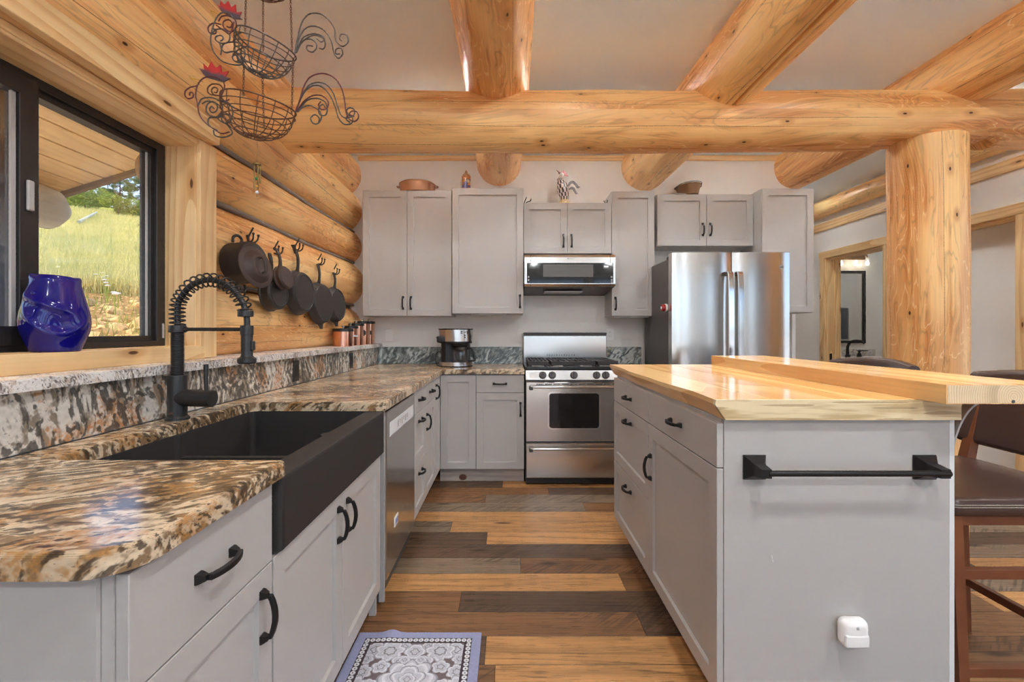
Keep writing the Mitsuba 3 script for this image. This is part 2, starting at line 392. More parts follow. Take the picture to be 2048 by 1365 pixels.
# ------------------------------------------------------------------ logs
def log_mesh(p0, p1, r0, r1, seed, seg=60, ring=36, wob=.012, clip=None, cap=True):
    p0, p1 = np.asarray(p0, float), np.asarray(p1, float)
    L = np.linalg.norm(p1 - p0)
    w = (p1 - p0) / L
    a = np.cross(w, [0, 0, 1.0] if abs(w[2]) < .9 else [1.0, 0, 0]); a /= np.linalg.norm(a)
    b = np.cross(a, w)
    s = np.linspace(0, 1, seg + 1)[:, None]
    t = (np.arange(ring + 1) * 2 * PI / ring)[None]
    r = r0 + (r1 - r0) * s + 0 * t
    q = np.stack([s * L * 1.1 + 0 * t, np.cos(t) * .9 + 0 * s, np.sin(t) * .9 + 0 * s], -1)
    r = r + wob * 2 * (meshkit.fbm(q + seed * 3.1, 3, seed) - .5) + .006 * (meshkit.noise(q * 4, seed + 5) - .5)
    bend = wob * 1.2 * np.sin(s * L * 1.3 + seed)
    V = p0 + w * (s * L)[..., None] + (r * np.cos(t) + bend)[..., None] * a + (r * np.sin(t))[..., None] * b
    if clip is not None: V = clip(V)
    uv = np.stack([s * L + 0 * t + seed * 8.0, (t / (2 * PI)) * (2 * PI * (r0 + r1) / 2) + 0 * s + seed * .37], -1).reshape(-1, 2)
    n = ring + 1
    i, j = np.meshgrid(np.arange(seg), np.arange(ring), indexing='ij')
    k = i * n + j
    Q = np.stack([k, k + n, k + n + 1, k + 1], -1).reshape(-1, 4)
    Fc = np.vstack([Q[:, [0, 1, 2]], Q[:, [0, 2, 3]]])
    V = V.reshape(-1, 3)
    if cap:
        for row, sg in ((0, 1), (seg, -1)):
            c = V[row * n:row * n + ring].mean(0)
            ringv = V[row * n:row * n + n]
            base = len(V)
            V = np.vstack([V, ringv, c[None]])
            rr = np.arange(n)
            uv = np.vstack([uv, np.stack([rr * 0 + seed * 8.0 + .3, .1 + 0 * rr], 1), [[seed * 8.0 + .5, .1]]])
            jj = np.arange(ring)
            tri = np.stack([base + jj, base + jj + 1, jj * 0 + base + n], 1)
            Fc = np.vstack([Fc, tri if sg > 0 else tri[:, ::-1]])
    m = trimesh.Trimesh(V, Fc, process=False)
    if m.volume < 0: m.invert()
    return m, uv
def add_log(parent, name, p0, p1, r0, r1, seed, **kw):
    label = kw.pop('label', None)
    m, uv = log_mesh(p0, p1, r0, r1, seed, **kw)
    return part(parent, name, m, 'log_material', True, uv, label=label)
def solo_log(name, label, cat_, p0, p1, r0, r1, seed, group=None, kind=None, **kw):
    m, uv = log_mesh(p0, p1, r0, r1, seed, **kw)
    return solo(name, label, cat_, m, 'log_material', True, uv, group, kind)
def board(parent, name, x0, x1, y0, y1, z0, z1, axis, mt='pine_material', c=.002, label=None, kind=None, v0=0.0, u0=None):
    g, uv = grain(box(x0, x1, y0, y1, z0, z1, c), axis, nid() + 2 - 0 * x0 if u0 is None else u0, v0)
    return part(parent, name, g, mt, False, uv, label=label, kind=kind)
def sboard(name, x0, x1, y0, y1, z0, z1, axis, mt='pine_material', c=.002, label=None):
    g, uv = grain(box(x0, x1, y0, y1, z0, z1, c), axis, nid() + 2)
    return struct(name, g, mt, False, uv, label)

# ------------------------------------------------------------------ the room shell
WY, ZC = 4.28, 2.85          # kitchen back wall, ceiling
XR = 3.90                    # right-hand wall
REAR = -4.6
struct('ceiling', box(-1.7, 6.3, REAR - .1, 7.5, ZC, ZC + .12), 'ceiling_paint')
struct('floor', box(-1.7, 6.3, REAR - .1, 7.5, -.12, -.004), 'black_plastic')
# floor boards: across the room, one by one where the photograph lets them be told apart
P0, PW = 1.679, .158
def plank(x0, x1, row, tone):
    y0 = P0 + row * PW
    i = nid()
    m = box(x0 + .0006, x1 - .0006, y0 + .0006, y0 + PW - .0006, -.004 - .006, 0.0, .0008)
    V = np.array(tm(m).vertices)[np.array(tm(m).faces)].reshape(-1, 3)
    uv = np.stack([V[:, 0] - x0 + i + .4 + R.uniform(0, 4), V[:, 1] - y0 + tone * 4], 1)
    part('floor', 'plank', (V, np.arange(len(V)).reshape(-1, 3)), 'floor_material', False, uv)
# rows seen in the aisle, nearest first: where a joint falls and the tone on each side
seen = {-3: ([-.2], [1, 0]), -2: ([-.12, 1.2], [1, 0, 1]), -1: ([-.05], [1, 0]), 0: ([-.09, 1.25], [2, 0, 1]), 1: ([-.9, .55], [2, 1, 2]), 2: ([-.22], [1, 2]), 3: ([-.75, .55], [0, 0, 1]), 4: ([.06, 1.2], [3, 1, 2]),
        5: ([-.6, .9], [2, 2, 1]), 6: ([-.13], [2, 0]), 7: ([-.36, .85], [3, 0, 1]), 8: ([-.9, .75], [0, 0, 2]), 9: ([.52], [3, 1]), 10: ([-.17, 1.0], [1, 3, 2]), 11: ([.3], [1, 2]), 12: ([-.05, 1.1], [2, 0, 3]), 13: ([-.30, .8], [0, 2, 1])}
for row in range(-5, 27):
    y = P0 + row * PW
    xa, xb = (-1.25 if y < 3.9 else 2.7), (4.0 if y > 2.2 else 3.0)
    if y < 3.3: xb = 3.6
    cuts, tones = seen.get(row, ([], [None]))
    cuts = list(cuts)
    if not cuts: cuts = [xa + R.uniform(.2, 1.3)]
    tones = [t if t is not None else int(R.integers(0, 4)) for t in tones]
    while cuts[-1] + 1.25 < xb: cuts.append(cuts[-1] + 1.25 - R.uniform(0, .15))
    while len(tones) < len(cuts) + 1: tones.append(int(R.choice([0, 1, 1, 2, 3, 0])))
    e = [xa] + [c for c in cuts if xa + .1 < c < xb - .1] + [xb]
    drop = len([c for c in cuts if c <= xa + .1])
    for k in range(len(e) - 1): plank(e[k], e[k + 1], row, tones[min(k + drop, len(tones) - 1)])
far = cat(box(-1.65, 6.2, REAR, P0 - 5 * PW, -.01, 0), box(3.6, 6.2, P0 - 5 * PW, 7.4, -.01, -.0005), box(1.9, 3.6, P0 + 27 * PW, 7.4, -.01, -.0005))
V = np.array(far.vertices)[np.array(far.faces)].reshape(-1, 3)
row = np.floor((V[:, 1].reshape(-1, 3).mean(1) - P0) / PW)
uv = np.stack([np.full(len(V), 30.3 + 8 * 500) + V[:, 0] * .3, .06 + 4 * 1 + 0 * V[:, 1]], 1)
part('floor', 'far_boards', (V, np.arange(len(V)).reshape(-1, 3)), 'floor_material', False, uv, kind='stuff', label='wood flooring away from the kitchen')

# left wall: stacked logs, chinking behind
wl = struct('wall_left', cat(hull([[x, y, z] for x, y in ((-1.48, 1.93), (-1.62, 2.11), (-1.48, WY + .1), (-1.62, WY + .1)) for z in (0, ZC)]), box(-1.62, -1.48, REAR, .86, 0, ZC), box(-1.62, -1.48, .86, 1.9, 0, 1.07), box(-1.62, -1.48, .86, 1.9, 2.03, ZC)), 'chink', label='chinked log wall')
def flat_near_window(V):
    x = V[..., 0]; y = V[..., 1]
    lim = np.where(y < 2.045 + .03 * np.abs(np.sin(V[..., 2] * 9)), -1.425, 99.0)
    over = np.where((y < 2.03) & (V[..., 2] > 2.06), 99, lim)
    V[..., 0] = np.minimum(x, over)
    V[..., 0] = np.maximum(V[..., 0], np.where((y < 2.45) & (V[..., 2] < 2.06 + .1), -.765 * y, -99))
    return V
def over_window(V):
    V[..., 2] = np.where(V[..., 1] < 2.05, np.maximum(V[..., 2], 2.155), V[..., 2])
    return V
def sit_on_ledge(V):
    V[..., 2] = np.maximum(V[..., 2], 1.1035)
    return V
for i, (zc, r, xc) in enumerate(((2.672, .212, -1.590), (2.335, .205, -1.562), (1.995, .165, -1.55), (1.65, .215, -1.57), (1.24, .215, -1.575))):
    y0 = -.6 if zc > 2.05 else 1.93
    add_log('wall_left', 'log', (xc, y0, zc), (xc, WY + .01, zc), r, r * 1.0, 3 + i, seg=120 if i < 2 else 70, ring=44, clip=over_window if i == 1 else (lambda V: sit_on_ledge(flat_near_window(V))) if i == 4 else flat_near_window if i > 1 else None)
for k, (zz, xx) in enumerate(((2.137, -1.435), (1.848, -1.435), (1.453, -1.44))):
    y0 = 2.03
    p = [[xx - .012, y + 0, zz + .006 * math.sin(y * 3 + k)] for y in np.linspace(y0, WY, 40)]
    part('wall_left', 'chinking', tube(p, .013, 8), 'chink', True)

# back wall, ends beside the refrigerator; the hall goes on behind it
struct('wall_back', box(-1.62, 2.62, WY, WY + .12, 0, ZC), 'wall_paint')
struct('trim_1', box(2.62, 2.655, WY - .02, WY + .13, 0, 2.30, .002), 'white_plastic', label='white corner trim at the end of the kitchen wall')
sboard('trim_2', -1.4, 2.62, WY - .018, WY, 2.80, 2.848, 0, label='thin pine strip along the top of the back wall')
struct('wall_hall', box(1.9, 6.3, 7.3, 7.4, 0, ZC), 'wall_paint')
struct('wall_hall_side', box(1.78, 1.9, WY + .12, 7.4, 0, ZC), 'wall_paint')
# right wall with two doorways
D1, D2, D3, D4, DZ = 4.77, 5.66, 3.52, 4.36, 2.108
struct('wall_right', cat(box(XR, XR + .12, REAR, -3.4, 0, ZC), box(XR, XR + .12, 2.6, D3, 0, ZC), box(XR, XR + .12, -3.4, 2.6, 0, .3), box(XR, XR + .12, -3.4, 2.6, 2.4, ZC), box(XR, XR + .12, D4, D1, 0, ZC), box(XR, XR + .12, D2, 7.4, 0, ZC), box(XR, XR + .12, D3, D4, DZ, ZC), box(XR, XR + .12, D1, D2, DZ, ZC)), 'wall_paint')
sboard('trim_3', XR - .022, XR, REAR, 7.3, 2.457, 2.553, 1, label='flat pine board high along the right wall')
solo_log('wall_log', 'slim log running along the top of the right wall under the ceiling', 'log', (XR - .05, 1.0, 2.713), (XR - .05, 7.25, 2.713), .10, .10, 31, seg=80)
for k, (a, b, nm) in enumerate(((D1, D2, 'door_1'), (D3, D4, 'door_2'))):
    w = .085
    d = struct(nm, cat(box(XR - .005, XR + .17, a - .02, a, 0, DZ), box(XR - .005, XR + .17, b, b + .02, 0, DZ)), 'pine_material')
    del scene[d]
    g, uv = grain(cat(box(XR - .004, XR + .17, a, a + .019, 0, DZ, .001), box(XR - .004, XR + .17, b - .019, b, 0, DZ, .001)), 2, nid() + 2)
    scene[d] = shape(g, 'pine_material', False, uv)
    labels[d]['label'] = 'pine lined doorway to the bathroom' if k == 0 else 'pine lined doorway right of the log post'
    board(d, 'casing', XR - .024, XR, a - w, a + .004, 0, DZ, 2)
    board(d, 'casing', XR - .024, XR, b - .004, b + w, 0, DZ, 2)
    board(d, 'head_casing', XR - .026, XR, a - w - .01, b + w + .01, DZ, DZ + .085, 1)
    board(d, 'head_lining', XR - .004, XR + .17, a, b, DZ - .019, DZ, 1)
    board(d, 'stop', XR + .09, XR + .13, b - .032, b - .019, 0, DZ - .019, 2)
part('door_2', 'leaf', box(XR + .125, XR + .165, D3 + .019, D4 - .019, .004, DZ - .019, .002), 'wall_paint', label='plain painted door leaf')
part('door_1', 'strike_plate', box(XR + .03, XR + .06, D2 - .021, D2 - .018, .86, .94), 'black_metal', label='black strike plate')
# rooms behind the doorways
struct('wall_bathroom', cat(box(XR + .12, 6.3, 6.35, 6.45, 0, ZC), box(XR + .12, 6.3, 4.55, 4.65, 0, ZC), box(6.2, 6.3, 2.7, 6.45, 0, ZC), box(XR + .12, 6.3, 2.7, 2.8, 0, ZC)), 'wall_paint')

# rear of the great room: tall windows behind the camera
panes = [(-1.35, .30), (.46, 2.05), (2.21, 3.75)]
rw = [box(-1.62, XR + .12, REAR - .12, REAR, 0, .18), box(-1.62, XR + .12, REAR - .12, REAR, 2.62, ZC)]
xs = [-1.62] + [v for p in panes for v in p] + [XR + .12]
for k in range(0, len(xs), 2): rw.append(box(xs[k], xs[k + 1], REAR - .12, REAR, .18, 2.62))
struct('wall_rear', cat(rw), 'wall_paint')
for k, (a, b) in enumerate(panes):
    struct(f'window_{k + 2}', cat(box(a, a + .05, REAR - .1, REAR - .02, .18, 2.62), box(b - .05, b, REAR - .1, REAR - .02, .18, 2.62), box(a, b, REAR - .1, REAR - .02, .18, .23), box(a, b, REAR - .1, REAR - .02, 2.57, 2.62)), 'black_frame')
    part(f'window_{k + 2}', 'pane', box(a + .05, b - .05, REAR - .063, REAR - .062, .23, 2.57), 'glass')

struct('window_5', cat([box(XR + .03, XR + .09, y, y + .05, .3, 2.4) for y in (-3.4, -2.2, -1.0, .2, 1.4, 2.55)] + [box(XR + .03, XR + .09, -3.4, 2.6, z, z + .05) for z in (.3, 2.35)]), 'black_frame')
for y in (-3.35, -2.15, -.95, .25, 1.45): part('window_5', 'pane', box(XR + .059, XR + .060, y, y + (1.10 if y > 1 else 1.15), .35, 2.35), 'glass')

struct('wall_right_pier', cat(box(XR - .04, XR + .10, -2.70, -2.05, .3, 2.4), box(XR - .04, XR + .10, -.75, .40, .3, 2.4)), 'taupe_paint', label='dark piers between the side windows behind the camera')
mat('taupe_paint', rgb(112, 104, 97), .7)

# ------------------------------------------------------------------ beams and post
JO = [((-.055, -1.2, 2.760), (-.095, WY, 2.775), .193, .205, 21, 'ceiling log beam left of the others, above the tall grey cabinet'),
      ((1.312, -1.2, 2.690), (1.268, WY, 2.735), .165, .212, 22, 'ceiling log beam with a long deep split, second from the left'),
      ((2.70, -1.2, 2.735), (2.665, 4.9, 2.735), .185, .195, 23, 'ceiling log beam furthest right, crossing above the log post')]
for p0, p1, r0, r1, sd, lb in JO:
    def split(V, sd=sd, p0=p0):
        if sd == 22:      # the long check in its right flank
            d = V - np.array([p0[0], 0, p0[2]])
            th = np.arctan2(d[..., 2], d[..., 0])
            k = np.exp(-((th + 1.70 + .05 * np.sin(V[..., 1] * 2)) / .034) ** 2) * np.clip((2.85 - V[..., 1]) * 2, 0, 1)
            V[..., 0] -= d[..., 0] * k * .50; V[..., 2] -= d[..., 2] * k * .50
        return V
    solo_log('ceiling_beam', lb, 'log beam', p0, p1, r0, r1, sd, seg=110, ring=300 if sd == 22 else 44, clip=split, wob=.010)
def notch(V):
    x, z = V[..., 0], V[..., 2]
    k = (x > 2.20) & (x < 2.88)
    V[..., 2] = np.where(k, np.maximum(z, 2.368), z)
    return V
solo_log('cross_beam', 'long horizontal log beam crossing the whole kitchen on the log post', 'log beam', (-1.50, 2.82, 2.502), (3.86, 2.82, 2.502), .178, .172, 27, seg=150, ring=52, wob=.012, clip=notch)
def cham(V):
    return V
m, uv = log_mesh((2.557, 2.82, 0), (2.557, 2.82, 2.37), .19, .19, 41, seg=60, ring=48, wob=.006)
solo('log_post', 'upright round log post carrying the cross beam behind the bar stools', 'log post', m, 'log_material', True, uv)

# ------------------------------------------------------------------ kitchen window
WX0, WX1 = -1.43, -1.30
WYA, WYB, WZA, WZB = .86, 1.914, 1.158, 1.988
fr = [box(WX0 - .07, WX0, WYA, WYA + .045, WZA, WZB, .002), box(WX0 - .07, WX0, WYB - .045, WYB, WZA, WZB, .002), box(WX0 - .07, WX0, WYA, WYB, WZA, WZA + .022, .002), box(WX0 - .07, WX0, WYA, WYB, WZB - .03, WZB, .002)]
struct('window_1', cat(fr), 'black_frame', label='black framed sliding window over the sink')
def rect_frame(x0, x1, ya, yb, za, zb, w, c=.001, wt=None):
    wt = wt or w
    return cat(box(x0, x1, ya, ya + w, za, zb, c), box(x0, x1, yb - w, yb, za, zb, c), box(x0, x1, ya, yb, za, za + w, c), box(x0, x1, ya, yb, zb - wt, zb, c))
part('window_1', 'fixed_sash', rect_frame(-1.49, -1.445, 1.345, WYB - .03, WZA + .012, WZB - .015, .030, wt=.035), 'black_frame')
part('window_1', 'sliding_sash', rect_frame(-1.455, -1.422, WYA + .03, 1.392, WZA + .02, WZB - .02, .055), 'black_frame')
part('window_1', 'pane', box(-1.4705, -1.4695, 1.37, WYB - .055, WZA + .03, WZB - .04), 'glass')
part('window_1', 'pane', box(-1.4405, -1.4395, WYA + .06, 1.34, WZA + .06, WZB - .06), 'glass')
part('window_1', 'spacer', box(-1.462, -1.455, WYB - .066, WYB - .058, WZA + .035, WZB - .045), 'grey_plastic', label='pale spacer bar of the glazing')
part('window_1', 'screen_edge', box(-1.438, -1.430, 1.322, 1.334, WZA + .075, WZB - .075), 'grey_plastic')
part('window_1', 'latch', box(-1.422, -1.412, 1.352, 1.372, 1.575, 1.665, .003), 'grey_plastic', label='grey latch')
part('window_1', 'latch', box(-1.43, -1.424, WYB - .02, WYB - .012, 1.19, 1.25, .001), 'grey_plastic')
# stacked blind of the open half, seen edge on behind the left pane
for k in range(3):
    part('window_1', 'screen_rib', box(-1.452, -1.446, 1.19 + k * .035, 1.20 + k * .035, WZA + .07, WZB - .07), 'dark_grey')
# pine lining, casing and stool board
sboard('trim_4', WX0 - .01, WX1 - .005, WYB, WYB + .019, WZA - .02, 2.0, 2, label='pine side lining of the kitchen window')
sboard('trim_5', WX1 - .012, WX1 + .012, WYB + .006, 2.027, 1.105, 2.021, 2, label='upright pine casing right of the kitchen window')
sboard('trim_6', WX0 - .01, WX1 - .004, .3, WYB + .02, WZB, 2.007, 1, label='pine head lining of the kitchen window')
sboard('trim_7', WX1 - .03, WX1 + .002, .3, WYB + .004, 1.997, 2.021, 1, label='narrow inner pine head casing over the kitchen window')
sboard('trim_8', WX1 - .05, -1.252, .3, 1.992, 2.0225, 2.113, 1, label='thick pine head casing over the kitchen window')
sboard('trim_9', WX0 - .01, WX1 + .012, .3, WYB + .035, 1.102, WZA, 1, label='pine stool board below the kitchen window')
# ------------------------------------------------------------------ cabinets
def frame_matrix(kind, face):
    """Local (along, up, out) to the world. left: faces +x; back: faces -y; island: faces -x."""
    M = np.eye(4)
    if kind == 'left': M[:3, :3] = np.array([[0, 0, 1], [1, 0, 0], [0, 1, 0]]); M[0, 3] = face
    if kind == 'back': M[:3, :3] = np.array([[1, 0, 0], [0, 0, -1], [0, 1, 0]]); M[1, 3] = face
    if kind == 'island': M[:3, :3] = np.array([[0, 0, -1], [1, 0, 0], [0, 1, 0]]); M[0, 3] = face
    return M
def shaker(u0, u1, z0, z1, t=.02, fr=.057, rec=.011):
    b = box(u0, u1, z0, z1, -t, 0, .0015)
    if fr:
        b = b - hull([[u, z, o] for u, z, o in [(a, c, e) for a, c, e in
            [(u0 + fr, z0 + fr, -rec), (u1 - fr, z0 + fr, -rec), (u0 + fr, z1 - fr, -rec), (u1 - fr, z1 - fr, -rec),
             (u0 + fr - .0012, z0 + fr - .003, .001), (u1 - fr + .0012, z0 + fr - .003, .001), (u0 + fr - .0012, z1 - fr + .0005, .001), (u1 - fr + .0012, z1 - fr + .0005, .001)]]])
    return b
def pull_mesh(L=.115):
    """An arched bar pull along x, standing out along z."""
    ms, h = [], L / 2
    for s in (-1, 1):
        x = s * (h - .008)
        ms.append(hull([[x + a, b, 0] for a in (-.009, .009) for b in (-.009, .009)] + [[x + a, b, .004] for a in (-.009, .009) for b in (-.009, .009)] + [[x + a - s * .002, b, .016] for a in (-.005, .005) for b in (-.0048, .0048)]))
    K = 9
    prev = None
    for k in range(K):
        f = k / (K - 1)
        x = -h + .010 + f * (L - .020)
        z = .019 + .012 * math.sin(PI * f) ** .8
        cur = [[x, b, z + c] for b in (-.0052, .0052) for c in (-.0045, .0045)] + [[x, b * .7, z + c * 1.25] for b in (-.0052, .0052) for c in (-.0045, .0045)]
        if prev: ms.append(hull(prev + cur))
        prev = cur
    m = m3.Manifold.batch_boolean(ms, m3.OpType.Add)
    return m
PULL = shape(pull_mesh(), 'black_metal', 35)
def pull(parent, Fm, u, z, vertical, scale=1.0):
    M = np.eye(4)
    if vertical: M[:3, :3] = np.array([[0, -1, 0], [1, 0, 0], [0, 0, 1]])
    M[:3, :3] *= scale
    M[:3, 3] = (u, z, 0)
    part(parent, 'handle', PULL, xf=Fm @ M, label='black arched handle')
def front(parent, name, Fm, u0, u1, z0, z1, fr=.057, handle=None, vert=False, gap=.0016):
    k = part(parent, name, moved(shaker(u0 + gap, u1 - gap, z0 + gap, z1 - gap, fr=fr), Fm), 'cabinet_paint')
    if handle: pull(k, Fm, handle[0], handle[1], vert)
    return k
ZB, ZD, ZN, ZT = .114, .725, .686, .868      # door foot, drawer line, drawer line of the near unit, top of the fronts
XL = -.55
FL, FB, FI = frame_matrix('left', XL), frame_matrix('back', 3.67), frame_matrix('island', .625)

def base_box(u0, u1, kind, z1=.872, depth=.62, face=None, toe=True):
    a, b = u0 + .0008, u1 - .0008
    if kind == 'left': return box(XL - .02 - depth, XL - .0205, a, b, ZB - .004, z1)
    if kind == 'back': return box(a, b, 3.6905, 3.67 + .02 + depth - .03, ZB - .004, z1)
c1 = thing('base_cabinet', 'grey base cabinet nearest the camera, below the rounded end of the granite counter', 'cabinet')
part(c1, 'body', cat(base_box(.663, 1.07, 'left'), box(-1.19, -.588, .655, .6625, .0, .872), box(-1.19, -.62, .6635, 1.069, 0, .109)), 'cabinet_paint')
front(c1, 'drawer', FL, .664, 1.070, ZN, ZT, 0, (.862, .783))
front(c1, 'door', FL, .664, 1.070, ZB, ZN, .057, (1.022, .585), True)
c2 = thing('base_cabinet', 'grey two-door sink cabinet under the black farmhouse sink', 'cabinet')
part(c2, 'body', cat(box(-1.18, -.5705, 1.072, 1.98, ZB - .004, .60), box(-1.18, -.62, 1.072, 1.98, 0, .109), box(-.60, -.571, 1.967, 1.983, .0, .69), box(-.60, -.571, 1.0715, 1.0765, .6, .87)), 'cabinet_paint')
front(c2, 'door', FL, 1.075, 1.520, ZB, .690, .057, (1.480, .595), True)
front(c2, 'door', FL, 1.520, 1.966, ZB, .690, .057, (1.560, .595), True)
c3 = thing('base_cabinet', 'narrow grey three-drawer base cabinet beside the dishwasher', 'cabinet')
part(c3, 'body', cat(base_box(2.665, 3.029, 'left'), box(-1.18, -.62, 2.665, 3.029, 0, .109)), 'cabinet_paint')
front(c3, 'drawer', FL, 2.667, 3.03, ZD, ZT, 0, (2.845, .797))
front(c3, 'drawer', FL, 2.667, 3.03, .424, ZD, .057, (2.845, .668))
front(c3, 'drawer', FL, 2.667, 3.03, ZB, .424, .057, (2.845, .350))
c4 = thing('base_cabinet', 'grey base cabinet with one drawer over a door, between the drawer unit and the corner', 'cabinet')
part(c4, 'body', cat(base_box(3.031, 3.419, 'left'), box(-1.18, -.62, 3.031, 3.419, 0, .109)), 'cabinet_paint')
front(c4, 'drawer', FL, 3.03, 3.42, ZD, ZT, 0, (3.225, .797))
front(c4, 'door', FL, 3.03, 3.42, ZB, ZD, .057, (3.068, .612), True)
c5 = thing('base_cabinet', 'grey corner base cabinet with a folding pair of doors', 'cabinet')
part(c5, 'body', cat(box(-1.18, -.571, 3.421, 4.27, ZB - .004, .872), box(-.57, -.2635, 3.691, 4.27, ZB - .004, .872)), 'cabinet_paint')
front(c5, 'door', FL, 3.42, 3.668, ZB, ZT, .057, (3.455, .760), True)
front(c5, 'door', FB, -.549, -.263, ZB, ZT, .057)
c6 = thing('base_cabinet', 'grey base cabinet with one drawer over a door, left of the range', 'cabinet')
part(c6, 'body', base_box(-.2625, .122, 'back'), 'cabinet_paint')
front(c6, 'drawer', FB, -.263, .1225, ZD, ZT, 0, (-.072, .797))
front(c6, 'door', FB, -.263, .1225, ZB, ZD, .057, (.092, .592), True)
m, uv = grain(box(-.56, .122, 3.735, 3.75, 0, .109, .001), 0, nid() + 2, 12.02)
solo('toe_kick', 'weathered grey plank toe kick with a dark knot below the corner cabinets', 'toe kick', m, 'floor_material', False, uv)
scene['toe_kick']['bsdf'] = {'type': 'ref', 'id': 'toe_wood'}
mat('toe_wood', proc(lambda p, n, uv: mix(mix(C3(196, 182, 168), C3(142, 130, 122), fbm(p.x * 4, p.z * 50, 0, 3)), C3(92, 52, 40), 1 - smoothstep(.020, .030, dr.sqrt(dr.square((p.x + .375) * .8) + dr.square(p.z - .03))))), .6)

# upper cabinets on the back wall
def upper(label, u0, u1, z0, z1, y, doors, fr=.057, vert=True):
    c = thing('wall_cabinet', label, 'cabinet')
    part(c, 'body', box(u0 + .001, u1 - .001, y + .0205, WY - .001, z0, z1, .001), 'cabinet_paint')
    M = frame_matrix('back', y)
    for a, b, h in doors: front(c, 'door', M, a, b, z0 + .002, z1 - .002, fr, h, True)
    return c
UT = 2.432
u1 = upper('tall grey two-door wall cabinet furthest left, beside the log wall', -1.262, -.492, 1.345, UT, 3.96, [(-1.262, -.878, (-.912, 1.46)), (-.878, -.492, (-.844, 1.46))])
u2 = upper('tall grey single-door wall cabinet over the coffee maker', -.484, .124, 1.363, UT + .004, 3.906, [(-.484, .124, (.093, 1.47))])
u3 = upper('short grey two-door wall cabinet above the microwave', .126, .886, 1.885, 2.330, 3.975, [(.126, .5055, (.470, 1.998)), (.5055, .886, (.541, 1.998))])
u4 = upper('tall narrow grey wall cabinet between the microwave and the refrigerator', .889, 1.262, 1.345, UT, 3.985, [(.889, 1.262, (.922, 1.455))])
u5 = upper('grey two-door wall cabinet above the refrigerator', 1.300, 2.146, 1.962, 2.423, 4.04, [(1.300, 1.762, (1.727, 2.11)), (1.762, 2.146 + .06, None)][:1] + [(1.762, 2.205, (1.797, 2.11))]) if False else upper('grey two-door wall cabinet above the refrigerator', 1.300, 2.146, 1.962, 2.423, 4.04, [(1.300, 1.735, (1.702, 2.11)), (1.735, 2.146, (1.768, 2.11))])
u6 = upper('tall grey wall cabinet without a handle at the right end of the kitchen wall', 2.149, 2.590, 1.373, UT, 3.906, [(2.149, 2.590, None)])
part(u2, 'light_bar', box(-.325, -.02, 3.93, 3.955, 1.353, 1.363, .002), 'grey_plastic', label='slim light bar under the cabinet')
part(u4, 'light_bar', box(.905, 1.215, 4.0, 4.025, 1.335, 1.345, .002), 'grey_plastic', label='slim light bar under the cabinet')

# ------------------------------------------------------------------ granite
CT, CU = .914, .876
def slab(poly, z0, z1, r=.012):
    """A countertop from an outline: its upper and lower edges eased."""
    cs = m3.CrossSection([poly])
    n = 4
    parts = []
    out = None
    lv = []
    for k in range(n + 1):
        a = k / n * PI / 2
        lv.append((r * (1 - math.sin(a)), r * (1 - math.cos(a))))
    # stack of thin prisms, each inset a little
    zs = [(z0, z0 + r * .5, r * .25)]
    ms = []
    prevz = z1
    for k in range(n, 0, -1):
        pass
    steps = [(z0, z1 - r, 0.0)]
    for k in range(6):
        a0, a1 = k / 6 * PI / 2, (k + 1) / 6 * PI / 2
        steps.append((z1 - r + r * math.sin(a0), z1 - r + r * math.sin(a1), r * (1 - math.cos((a0 + a1) / 2))))
    for a, b, d in steps:
        q = cs.offset(-d, m3.JoinType.Round, 2.0, 24) if d > 1e-6 else cs
        ms.append(m3.Manifold.extrude(q, b - a).translate([0, 0, a]))
    return m3.Manifold.batch_boolean(ms, m3.OpType.Add)
def arc(cx, cy, r, a0, a1, n=10): return [[cx + r * math.cos(math.radians(a)), cy + r * math.sin(math.radians(a))] for a in np.linspace(a0, a1, n)]
XE, YE = -.530, .630
poly = [[-1.21, WY - .001], [-1.21, YE]] + arc(XE - .075, YE + .075, .075, -90, 0) + arc(XE - .012, 1.085, .012, 0, 90, 5) + [[-1.06, 1.097]] + arc(-1.06, 1.137, .04, 270, 180, 5) + arc(-1.06, 1.925, .04, 180, 90, 5) + arc(XE - .012, 1.977, .012, -90, 0, 5) + [[XE, 3.645], [.124, 3.645], [.124, WY - .001]]
ct = thing('countertop', 'L-shaped polished brown and cream granite counter around the sink', 'countertop')
part(ct, 'slab', slab(poly, CU, CT), 'granite_counter', 50)
ct2 = solo('countertop', 'short piece of granite counter between the range and the refrigerator', 'countertop', slab([[.897, 3.645], [1.222, 3.645], [1.222, WY - .001], [.897, WY - .001]], CU, CT), 'granite_counter', 50)
solo('backsplash', 'tall granite backsplash under the window ledge, behind the faucet', 'backsplash', box(-1.235, -1.211, .55, WY - .03, CT + .0005, 1.0705, .001), 'granite_splash')
solo('backsplash', 'green-grey granite backsplash on the back wall behind the coffee maker', 'backsplash', box(-1.209, .126, WY - .026, WY - .001, CT + .0005, 1.0705, .0015), 'granite_back')
solo('backsplash', 'small green-grey granite backsplash between range and refrigerator', 'backsplash', box(.895, 1.225, WY - .026, WY - .001, CT + .0005, 1.0705, .0015), 'granite_back')
solo('granite_ledge', 'long speckled granite ledge under the window, carrying the copper canisters', 'ledge', slab([[-1.475, WY - .001], [-1.475, .5], [-1.178, .5], [-1.178, WY - .001]], 1.071, 1.102, .008), 'granite_edge', 50)
struct('wall_left_base', box(-1.45, -1.236, .5, WY, 0, 1.07), 'wall_paint')

